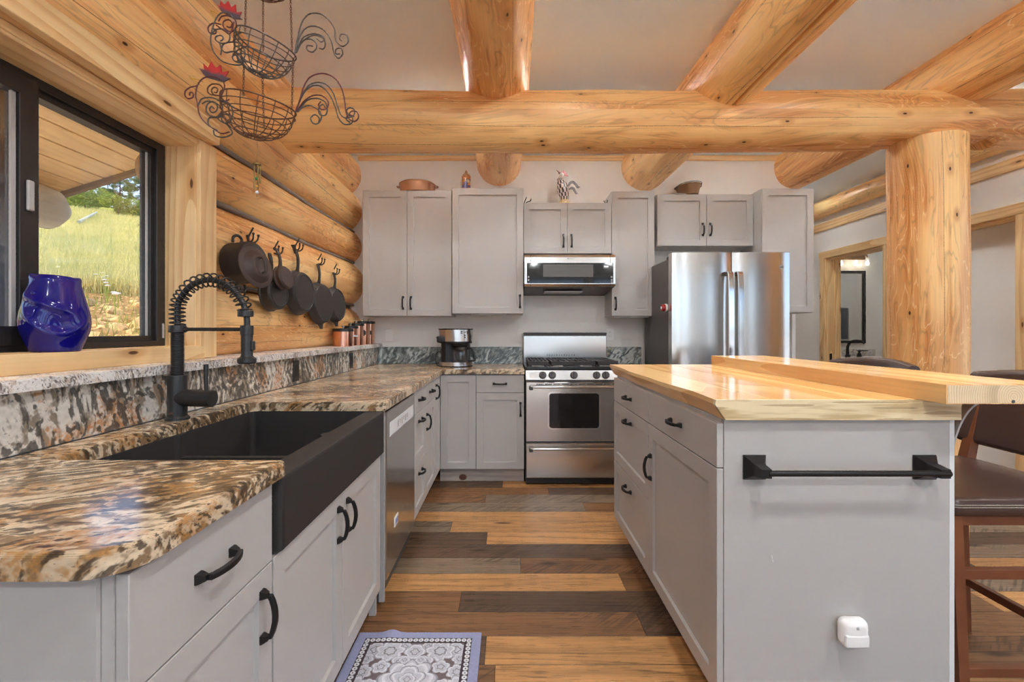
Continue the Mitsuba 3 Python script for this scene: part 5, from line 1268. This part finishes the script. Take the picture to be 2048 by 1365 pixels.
# ------------------------------------------------------------------ bar stools
def stool(y, x, label, rotz=0):
    k = thing('bar_stool', label, 'bar stool', 'leather bar stools at the island bar')
    M = tr(x, y, 0) @ rot([0, 0, 1], rotz)
    hw, hd = .255, .268
    seat = rbox(-hd, hd, -hw, hw, .648, .706, .022, 16)
    sm = tm(seat.refine_to_length(.025)); V = np.array(sm.vertices)
    V[:, 2] += np.where(V[:, 2] > .68, .014 * (1 - (V[:, 0] / hd) ** 2) * (1 - (V[:, 1] / hw) ** 2), 0); sm.vertices = V
    s = part(k, 'seat', moved(sm, M), 'leather', 40)
    o = m3.CrossSection([[[-hd + .02, -hw + .02], [hd - .02, -hw + .02], [hd - .02, hw - .02], [-hd + .02, hw - .02]]]).offset(.0205, m3.JoinType.Round, 2, 24).to_polygons()[0]
    for zz in (.681, .688): part(s, 'seam', moved(tube([[p[0], p[1], zz] for p in o], .0018, 6, closed=True), M), 'thread', True)
    def leg(x0, y0, x1, y1, z0, w0, w1, nm='leg'):
        return part(k, nm, moved(hull([[x1 + a * w1, y1 + b * w1, 0] for a in (-1, 1) for b in (-1, 1)] + [[x0 + a * w0, y0 + b * w0, z0] for a in (-1, 1) for b in (-1, 1)]), M), 'mahogany')
    for s_ in (-1, 1):
        leg(-.244, s_ * .222, -.214, s_ * .226, .650, .018, .015)
        leg(.205, s_ * .222, .232, s_ * .222, .650, .022, .017)
        part(k, 'back_post', moved(hull([[.232 + a, s_ * .222 + b, .64] for a in (-.020, .020) for b in (-.02, .02)] + [[.312 + a, s_ * .228 + b, .98] for a in (-.012, .012) for b in (-.016, .016)]), M), 'mahogany')
    rl = lambda x0, x1, y0, y1, z: part(k, 'rail', moved(box(x0, x1, y0, y1, z - .015, z + .015, .002), M), 'mahogany')
    [rl(-.236, .215, y_, y_ + .024, z_) for y_ in (-.236, .212) for z_ in (.162, .466)]; rl(.205, .229, -.208, .208, .215); rl(-.234, -.210, -.208, .208, .215)
    rl(-.22, .19, -.232, -.214, .632); rl(-.22, .19, .214, .232, .632)
    ny = 26
    pts = []
    for f in np.linspace(-1, 1, ny):
        c = .050 * (1 - f * f)
        pts.append((f * .262, .268 + c, 1.050 + .024 * (1 - f * f), .752 + .014 * f * f))
    ms = []
    def ringp(q):
        y_, x_, zt, zb = q
        out = []
        for zz, dx in ((zb, 0), (zt, .060)):
            for e_, w in ((.0, .032), (.014, .026), (.022, .012)):
                z2 = zb + .022 - e_ if zz == zb else zt - .022 + e_
                out += [[x_ + dx - w, y_, z2], [x_ + dx + w, y_, z2]]
        return out
    for a_, b_ in zip(pts[:-1], pts[1:]): ms.append(hull(ringp(a_) + ringp(b_)))
    bkm = m3.Manifold.batch_boolean(ms, m3.OpType.Add)
    bk_ = part(k, 'backrest', moved(bkm, M), 'leather', 40)
    return k
stool(1.655, 1.622, 'brown leather bar stool nearest the camera, with its seat in full view')
stool(2.475, 1.622, 'second brown leather bar stool, only the curved top of its back shows over the bar', 2)

# ------------------------------------------------------------------ outlets and switches
def outlet(name, label, M, plate_m, body_m, slots=True):
    k = thing(name, label, 'outlet')
    part(k, 'plate', moved(box(-.035, .035, -.057, .057, -.001, .0055, .002), M), plate_m)
    for s in (-1, 1):
        f = part(k, 'socket', moved(m3.Manifold.extrude(m3.CrossSection([stad(.0165, .0140, 24)]), .0022).translate([0, s * .0195, .005]), M), body_m)
        for dx in (-.0062, .0062): part(f, 'slot', moved(box(dx - .0011, dx + .0011, s * .0195 - .001, s * .0195 + .007, .0068, .0076), M), 'black_plastic')
MB = np.eye(4); MB[:3, :3] = np.array([[1, 0, 0], [0, 0, -1], [0, 1, 0]])
outlet('wall_outlet', 'white electrical outlet on the wall right of the range', tr(.938, WY, 1.185) @ MB, 'white_plastic', 'white_plastic')
k = thing('wall_switch', 'white switch plate on the wall beside the last canister', 'switch')
part(k, 'plate', moved(box(-.036, .036, -.058, .058, -.001, .0055, .002), tr(-1.118, WY, 1.178) @ MB), 'white_plastic')
part(k, 'rocker', moved(box(-.016, .016, -.033, .033, .005, .008, .001), tr(-1.118, WY, 1.178) @ MB), 'white_plastic')
MLw = np.eye(4); MLw[:3, :3] = np.array([[0, 0, 1], [1, 0, 0], [0, 1, 0]])
for y, lb in ((2.61, 'dark outlet in the backsplash right of the faucet'), (3.525, 'dark outlet in the backsplash below the canisters')):
    k = thing('splash_outlet', lb, 'outlet')
    part(k, 'plate', moved(box(-.058, .058, -.036, .036, -.001, .005, .002), tr(-1.2108, y, .992) @ MLw @ rot([0, 0, 1], 90)), 'outlet_black')
    part(k, 'insert', moved(box(-.033, .033, -.017, .017, .004, .007, .001), tr(-1.2108, y, .992) @ MLw @ rot([0, 0, 1], 90)), 'black_plastic')

# ------------------------------------------------------------------ lamps
LAMPS = [(3.35, 5.42), (5.1, 5.4), (.46, 1.98), (2.02, 1.95), (.60, 3.52), (1.98, 3.50), (-.62, 3.30), (-.62, 1.05), (.62, .30), (2.0, .2), (3.30, 3.2), (3.3, 1.2), (.6, -1.6), (2.4, -1.6), (.6, -3.4), (2.4, -3.4), (-.7, -1.6)]
for i, (x, y) in enumerate(LAMPS):
    k = thing('ceiling_light', 'round recessed ceiling light in view over the hall beyond the kitchen' if i == 0 else 'round recessed ceiling light outside the picture', 'ceiling light', None if i == 0 else 'recessed ceiling lights outside the picture')
    part(k, 'trim_ring', moved(lathe([(.066, 0), (.068, -.004), (.090, -.003), (.092, 0)], 36, cap=False), tr(x, y, ZC)), 'white_plastic', 40)
    ln = part(k, 'lens', moved(lathe([(0, -.026), (.028, -.024), (.050, -.019), (.063, -.010), (.066, 0)], 24), tr(x, y, ZC - .001)), 'white_plastic', True)
    pw = LAMP * (1.35 if y > 3 else 2.7 if -2.5 < y < .5 else 1.0) * (.7 if x > 4 else 1)
    scene[ln]['emitter'] = {'type': 'area', 'radiance': {'type': 'rgb', 'value': [pw * c for c in LAMP_COLOR]}}

# ------------------------------------------------------------------ bathroom seen through the doorway
k = thing('bathroom_mirror', 'black framed wall mirror seen through the bathroom doorway', 'mirror')
bx0, bx1, bz0, bz1, by = 4.33, 4.905, 1.050, 2.045, 6.35
part(k, 'frame', cat(box(bx0, bx0 + .035, by - .03, by, bz0, bz1, .003), box(bx1 - .035, bx1, by - .03, by, bz0, bz1, .003), box(bx0, bx1, by - .03, by, bz0, bz0 + .035, .003), box(bx0, bx1, by - .03, by, bz1 - .035, bz1, .003)), 'black_frame')
part(k, 'glass', box(bx0 + .03, bx1 - .03, by - .012, by - .002, bz0 + .03, bz1 - .03), 'mirror')
k = thing('vanity_light', 'bronze vanity light with clear glass shades above the bathroom mirror', 'wall lamp')
part(k, 'bar', box(4.42, 4.90, by - .03, by, 2.20, 2.26, .004), 'bronze_pot')
for lx in (4.50, 4.70, 4.86):
    part(k, 'arm', tube(catmull([(lx, by - .02, 2.23), (lx, by - .09, 2.25), (lx, by - .11, 2.22)], 6), .008, 8), 'bronze_pot', True)
    part(k, 'shade', moved(lathe([(.028, .11), (.032, .10), (.055, .03), (.066, 0)], 28, cap=False), tr(lx, by - .11, 2.085)), 'clear_glass', True)
    bl = part(k, 'bulb', moved(moved(trimesh.creation.icosphere(2, .024), np.diag([1, 1, 1.4, 1])), tr(lx, by - .11, 2.135)), 'white_plastic', True)
    scene[bl]['emitter'] = {'type': 'area', 'radiance': {'type': 'rgb', 'value': [LAMP * .10, LAMP * .085, LAMP * .062]}}
k = thing('vanity', 'bathroom vanity with a speckled stone top', 'vanity')
part(k, 'cabinet', box(4.12, 5.02, 5.83, 6.34, 0, .835), 'cabinet_paint')
part(k, 'top', box(4.09, 5.04, 5.80, 6.345, .8355, .870, .004), 'granite_edge')
part(k, 'splash', box(4.09, 5.04, 6.325, 6.349, .8705, .965, .002), 'granite_edge')
k = thing('bathroom_faucet', 'oil-rubbed bronze bathroom faucet with a high curved spout', 'faucet')
part(k, 'spout', cat(tube(catmull([(4.535, 6.16, .8705), (4.535, 6.16, 1.00), (4.555, 6.12, 1.075), (4.60, 6.05, 1.09), (4.64, 6.0, 1.055)], 8), np.interp(np.linspace(0, 1, 33), [0, .3, 1], [.020, .015, .013]), 12), moved(lathe([(.032, 0), (.028, .02), (.018, .03)], 20), tr(4.535, 6.16, .8703))), 'black_metal', True)
part(k, 'lever', cat(moved(lathe([(.03, 0), (.026, .02), (.012, .06), (.012, .085), (0, .087)], 20), tr(4.69, 6.16, .8703)), cyl((4.66, 6.16, .95), (4.79, 6.14, .955), .008, .007, 10)), 'black_metal', 35)
k = thing('shower_curtain', 'dark grey banded towel hanging on the far side of the bathroom, seen in its mirror', 'towel')
part(k, 'cloth', box(5.2, 5.9, 4.655, 4.68, .6, 1.62, .004), 'tile_grey')
part(k, 'band', box(5.199, 5.901, 4.679, 4.683, 1.02, 1.07), 'light_edge')

# ------------------------------------------------------------------ the great room behind the camera, seen only in reflections
solo('area_rug', 'large cream area rug in the great room behind the camera', 'rug', box(-.9, 3.2, -4.3, -1.9, .001, .012, .004), 'rug_cream')
mat('rug_cream', rgb(236, 230, 218), .95, spec=.1)
# ------------------------------------------------------------------ outdoors: porch roof, hillside, rocks, trees
def soffit_z(x): return H + 2.1 + .314 * x
YS0, YS1 = -6.0, 3.47
x = -1.66
n_b = 0
pr = thing('porch_roof', 'knotty pine porch ceiling outside the kitchen window', 'roof')
th = math.atan(.314)
while x > -3.55:
    w = .158 / math.cos(th) * .93
    i = nid() + 2
    b = box(0, w / math.cos(th) - .012, YS0, YS1, 0, .02, .002)
    g, uv = grain(b, 1, i)
    V = g[0].copy()
    V[:, 2] += 0
    xx = x - V[:, 0] * math.cos(th)
    zz = soffit_z(x) - V[:, 0] * math.sin(th) + V[:, 2]
    V2 = np.stack([xx, V[:, 1], zz], 1)
    part(pr, 'board', (V2, g[1][:, ::-1]), 'soffit_wood', False, uv)
    x -= w
mat('soffit_wood', proc(lambda p, n, uv: mix(pine_wood(p, n, uv), C3(250, 234, 186), .55)), .6)
def sl(x0, x1, y0, y1, lo, hi): return hull([[x, y, soffit_z(x) + o] for x in (x0, x1) for y in (y0, y1) for o in (lo, hi)])
part(pr, 'deck', sl(-3.66, -1.65, YS0, YS1, .012, .10), 'dark_grey')
part(pr, 'fascia', sl(-3.70, -1.3, YS1 - .02, YS1 + .02, -.035, .12), 'fascia', label='grey fascia board')
solo('house_wall_outside', 'outer face of the house above and beside the window', 'wall', cat(box(-1.72, -1.63, -1.5, .86, 0, 2.9), box(-1.72, -1.63, .86, 2.14, 2.2, 2.75), box(-1.72, -1.63, .86, 2.14, 0, .95), hull([[x, y, z] for x, y in ((-1.63, 2.13), (-1.72, 2.26), (-1.63, 3.4), (-1.72, 3.4)) for z in (0, 2.75)])), 'pine_outside', kind='structure')
mat('pine_outside', rgb(196, 150, 96), .7)
m, uv = log_mesh((-3.32, -1.4, H + .885), (-3.32, 3.43, H + .885), .135, .150, 61, seg=50, ring=36)
kk = thing('porch_log', 'weathered pale log end under the porch roof', 'log')
rv = np.array(m.vertices); f = np.clip((rv[:, 1] - 3.30) / .13, 0, 1)
c = np.array([-3.32, 0, H + .885]); s = np.sqrt(np.clip(1 - f ** 2 * .8, 0, 1))
rv[:, 0] = c[0] + (rv[:, 0] - c[0]) * s; rv[:, 2] = c[2] + (rv[:, 2] - c[2]) * s
m.vertices = rv
part(kk, 'body', m, 'grey_log', True)
m, uv = log_mesh((-1.70, 2.95, H + 1.02), (-2.30, 2.95, H + 1.02), .125, .120, 62, seg=16, ring=36)
solo('log_tail', 'log end sticking out of the house wall at the right edge of the window', 'log', m, 'bark_pale', True, uv)
mat('bark_pale', rgb(168, 146, 116), .8)

def hill(X, Y):
    s = -X
    D = .35 * s + .65 * np.maximum(Y, 0)
    e = np.interp(D, [0, 2.4, 3.2, 4.1, 5.5, 8.6, 9.1, 13, 27, 45, 55, 62, 130], [-1.1, -.8, -.4, -.14, .22, .84, .97, 1.9, 5.9, 11.9, 15.3, 16.4, 17])
    near = np.clip((s - 1.7) / 1.6, 0, 1)
    e = e * near + (1 - near) * np.minimum(e, -1.0)
    q = np.stack([X * .35, Y * .35, 0 * X], -1)
    wild = np.clip((D - 2.5) / 3, 0, 1)
    e = e + wild * (.22 * (meshkit.fbm(q, 3, 2) - .5) + .05 * (meshkit.noise(q * 9, 4) - .5) * (D < 9)) + np.clip((D - 20) / 40, 0, 1) * 2.4 * (meshkit.noise(q * .12, 8) - .5)
    return e + H
su = np.r_[np.linspace(1.62, 9, 110), np.linspace(9.2, 30, 70), np.linspace(30.6, 120, 60)]
yv = np.r_[np.linspace(-30, 0, 24)[:-1], np.linspace(0, 14, 100), np.linspace(14.5, 130, 90)]
S, Yv = np.meshgrid(su, yv, indexing='ij')
Z = hill(-S, Yv)
V = np.stack([-S, Yv, Z], -1).reshape(-1, 3)
ny = len(yv)
i, j = np.meshgrid(np.arange(len(su) - 1), np.arange(ny - 1), indexing='ij')
a = i * ny + j
Q = np.stack([a, a + ny, a + ny + 1, a + 1], -1).reshape(-1, 4)
m = trimesh.Trimesh(V, np.vstack([Q[:, [0, 2, 1]], Q[:, [0, 3, 2]]]), process=False)
if m.face_normals[:, 2].mean() < 0: m.invert()
k = solo('hillside', 'dry grassy hillside with a dirt bank outside the window', 'hill', m, 'hill_ground', True, kind='structure')
# plain ground on the other sides of the house
struct('ground', cat(box(-1.7, 60, -60, 60, -.5, -.13), box(-60, -1.7, -60, -1, -.5, -.2)), 'lawn')
mat('lawn', rgb(212, 211, 207), .9)
def rock_mesh(size, seed):
    g = np.random.default_rng(seed)
    p = g.normal(size=(14, 3)); p /= np.linalg.norm(p, axis=1, keepdims=True)
    p *= g.uniform(.75, 1.05, (14, 1)) * np.array([1, .8, .62]) * size
    return hull(p)
kinds = [shape(rock_mesh(1.0, q), 'stone') for q in range(8)]
g = np.random.default_rng(5)
special = [(182, 612, .17, 'big tan block of rock on the dirt bank, right of the blue jug'), (228, 628, .12, 'pointed slab of rock in the middle of the dirt bank')]
def ground_hit(px, py):
    lo = None
    for dd in np.linspace(2.5, 75, 1500):
        p = at(px, py, dd)
        if p[2] < hill(np.array(p[0]), np.array(p[1])): return p
    return None
nrock = 0
def put_rock(px, py, s, lb=None, q=None):
    p = ground_hit(px, py)
    if p is None: return
    M = tr(p[0], p[1], p[2] + s * .12) @ rot([0, 0, 1], float(g.uniform(0, 360))) @ rot([1, 0, 0], float(g.uniform(-15, 15))) @ np.diag([s, s, s, 1])
    solo('rock', lb or 'tan fieldstone lying on the dirt bank', 'rock', kinds[int(g.integers(0, 8)) if q is None else q], 'stone', group=None if lb else 'stones on the dirt bank', xf=M)
for a_ in special: put_rock(*a_)
for _ in range(64):
    px, py = g.uniform(140, 293), 600 + 88 * g.uniform(0, 1) ** .7
    put_rock(px, py, float(.04 + .11 * g.random() ** 2.0))
peb = []
for _ in range(900):
    p = ground_hit(g.uniform(60, 296), g.uniform(588, 690))
    if p is None: continue
    peb.append(moved(rock_mesh(float(g.uniform(.012, .035)), int(g.integers(0, 999))), tr(*p)))
solo('gravel', 'small stones scattered over the dirt bank', 'gravel', cat(peb), 'stone', kind='stuff')
# grass
def blades(n, s0, s1, hmin, hmax, seed, w=.006):
    q = np.random.default_rng(seed)
    D = s0 + (s1 - s0) * q.random(n) ** 1.6
    k = q.uniform(.66, 1.12, n)              # how far left a blade stands for its depth
    y = D / (.35 * k + .65)
    x = -y * k
    s = -x
    z = hill(x, y)
    hgt = q.uniform(hmin, hmax, n)
    dx, dy = q.normal(0, .25, n) * hgt, q.normal(0, .25, n) * hgt
    ph = q.uniform(0, 2 * PI, n)
    ww = w * (1 + s / 12)
    A = np.stack([x - ww * np.cos(ph), y - ww * np.sin(ph), z - .02], 1)
    B = np.stack([x + ww * np.cos(ph), y + ww * np.sin(ph), z - .02], 1)
    Cc = np.stack([x + dx, y + dy, z + hgt], 1)
    V = np.stack([A, B, Cc], 1).reshape(-1, 3)
    return V, np.arange(3 * n).reshape(-1, 3)
solo('meadow_grass', 'dry yellow meadow grass covering the hillside', 'grass', trimesh.Trimesh(*blades(60000, 7.7, 46, .12, .42, 3), process=False), 'grass_blade', kind='stuff')
solo('bank_weeds', 'sparse weeds growing on the dirt bank', 'weeds', trimesh.Trimesh(*blades(900, 4.0, 8.2, .06, .22, 4, .004), process=False), 'foliage', kind='stuff')
def crown(c, r, n, leaf, seed, squash=(1, 1, .8), clumps=9):
    q = np.random.default_rng(seed)
    cc = q.normal(size=(clumps, 3)) * .45 * r * np.array(squash)
    which = q.integers(0, clumps, n)
    d = q.normal(size=(n, 3)); d /= np.linalg.norm(d, axis=1, keepdims=True)
    p = c + cc[which] + d * (r * .48) * q.uniform(.55, 1, (n, 1)) * np.array(squash)
    a = q.normal(size=(n, 3)); a /= np.linalg.norm(a, axis=1, keepdims=True)
    b = np.cross(a, q.normal(size=(n, 3))); b /= np.linalg.norm(b, axis=1, keepdims=True)
    V = np.stack([p - a * leaf, p + b * leaf * .6, p + a * leaf], 1).reshape(-1, 3)
    return trimesh.Trimesh(V, np.arange(3 * n).reshape(-1, 3), process=False)
def bush(px, py, dd, r, lb, seed):
    p = at(px, py, dd); gz = float(hill(np.array(p[0]), np.array(p[1])))
    k = thing('bush', lb, 'bush')
    part(k, 'foliage', crown(np.array([p[0], p[1], gz + r * .55]), r, 3000, .13, seed), 'foliage')
    part(k, 'stem', cyl((p[0], p[1], gz - .2), (p[0], p[1], gz + r * .5), .08, .05, 8), 'bark', 30)
for i_, (px, py, dd, r, lb) in enumerate(((236, 402, 44, 1.5, 'round green bush on the ridge, in the middle of the window'), (283, 402, 46, 1.3, 'green bush on the ridge at the right edge of the window'), (170, 393, 48, 1.7, 'spreading green bush on the ridge beside the porch log'), (205, 385, 56, 2.0, 'taller bright green bush behind the round one'), (150, 400, 52, 1.3, 'low green bush nearest the porch log'))):
    bush(px, py, dd, r, lb, 70 + i_)
def pine(px, dd, ztop_py, lb, seed):
    q = np.random.default_rng(seed)
    p = at(px, 400, dd); gz = float(hill(np.array(p[0]), np.array(p[1])))
    zt = at(px, ztop_py, dd)[2]
    k = thing('pine_tree', lb, 'tree')
    part(k, 'trunk', cyl((p[0], p[1], gz - .3), (p[0], p[1], zt - .3), .16, .04, 10), 'bark', 30)
    ms, br = [], []
    hgt = zt - gz
    for i_ in range(34):
        f = q.uniform(.25, 1)
        a_ = q.uniform(0, 2 * PI)
        L = hgt * .30 * (1.15 - f) + .3
        e_ = np.array([p[0] + L * math.cos(a_), p[1] + L * math.sin(a_), gz + hgt * f + L * .15])
        br.append(cyl((p[0], p[1], gz + hgt * f), e_, .04, .015, 5))
        ms.append(crown(e_, .50 + .3 * q.random(), 140, .13, int(q.integers(0, 9999)), (1, 1, .5), 4))
    part(k, 'branches', cat(br), 'bark'); part(k, 'needles', cat(ms), 'pine_foliage')
pine(240, 66, 352, 'dark pine tree left of the patch of blue sky', 1)
pine(286, 60, 344, 'thin pine tree at the right edge of the window', 2)
pine(215, 72, 366, 'smaller pine tree behind the bushes on the ridge', 3)
p0 = ground_hit(158, 452); p1 = ground_hit(193, 432)
solo('fallen_pole', 'grey weathered pole lying on the grassy slope', 'pole', cyl(p0 + [0, 0, .25], p1 + [0, 0, .3], .11, .09, 10), 'grey_log', 30)
p0 = ground_hit(280, 455)
solo('stump', 'dark stump in the grass near the right edge of the window', 'stump', moved(rock_mesh(.36, 77), tr(*p0)), 'bark', 30)
fl = []
for (px, py) in ((206, 578), (209, 585), (192, 571), (212, 592), (215, 600), (205, 566), (228, 620), (230, 625), (236, 622), (213, 574)):
    p = ground_hit(px, py + 8)
    if p is None: continue
    c_ = p + np.array([0, 0, .28])
    k = thing('wild_flower', 'white flowering weed on the dirt bank', 'flower', 'white wild flowers on the dirt bank')
    part(k, 'stem', cyl(p, c_, .006, .004, 5), 'foliage')
    part(k, 'bloom', moved(trimesh.creation.icosphere(1, .035), tr(*c_) @ np.diag([1, 1, .4, 1])), 'white_plastic')
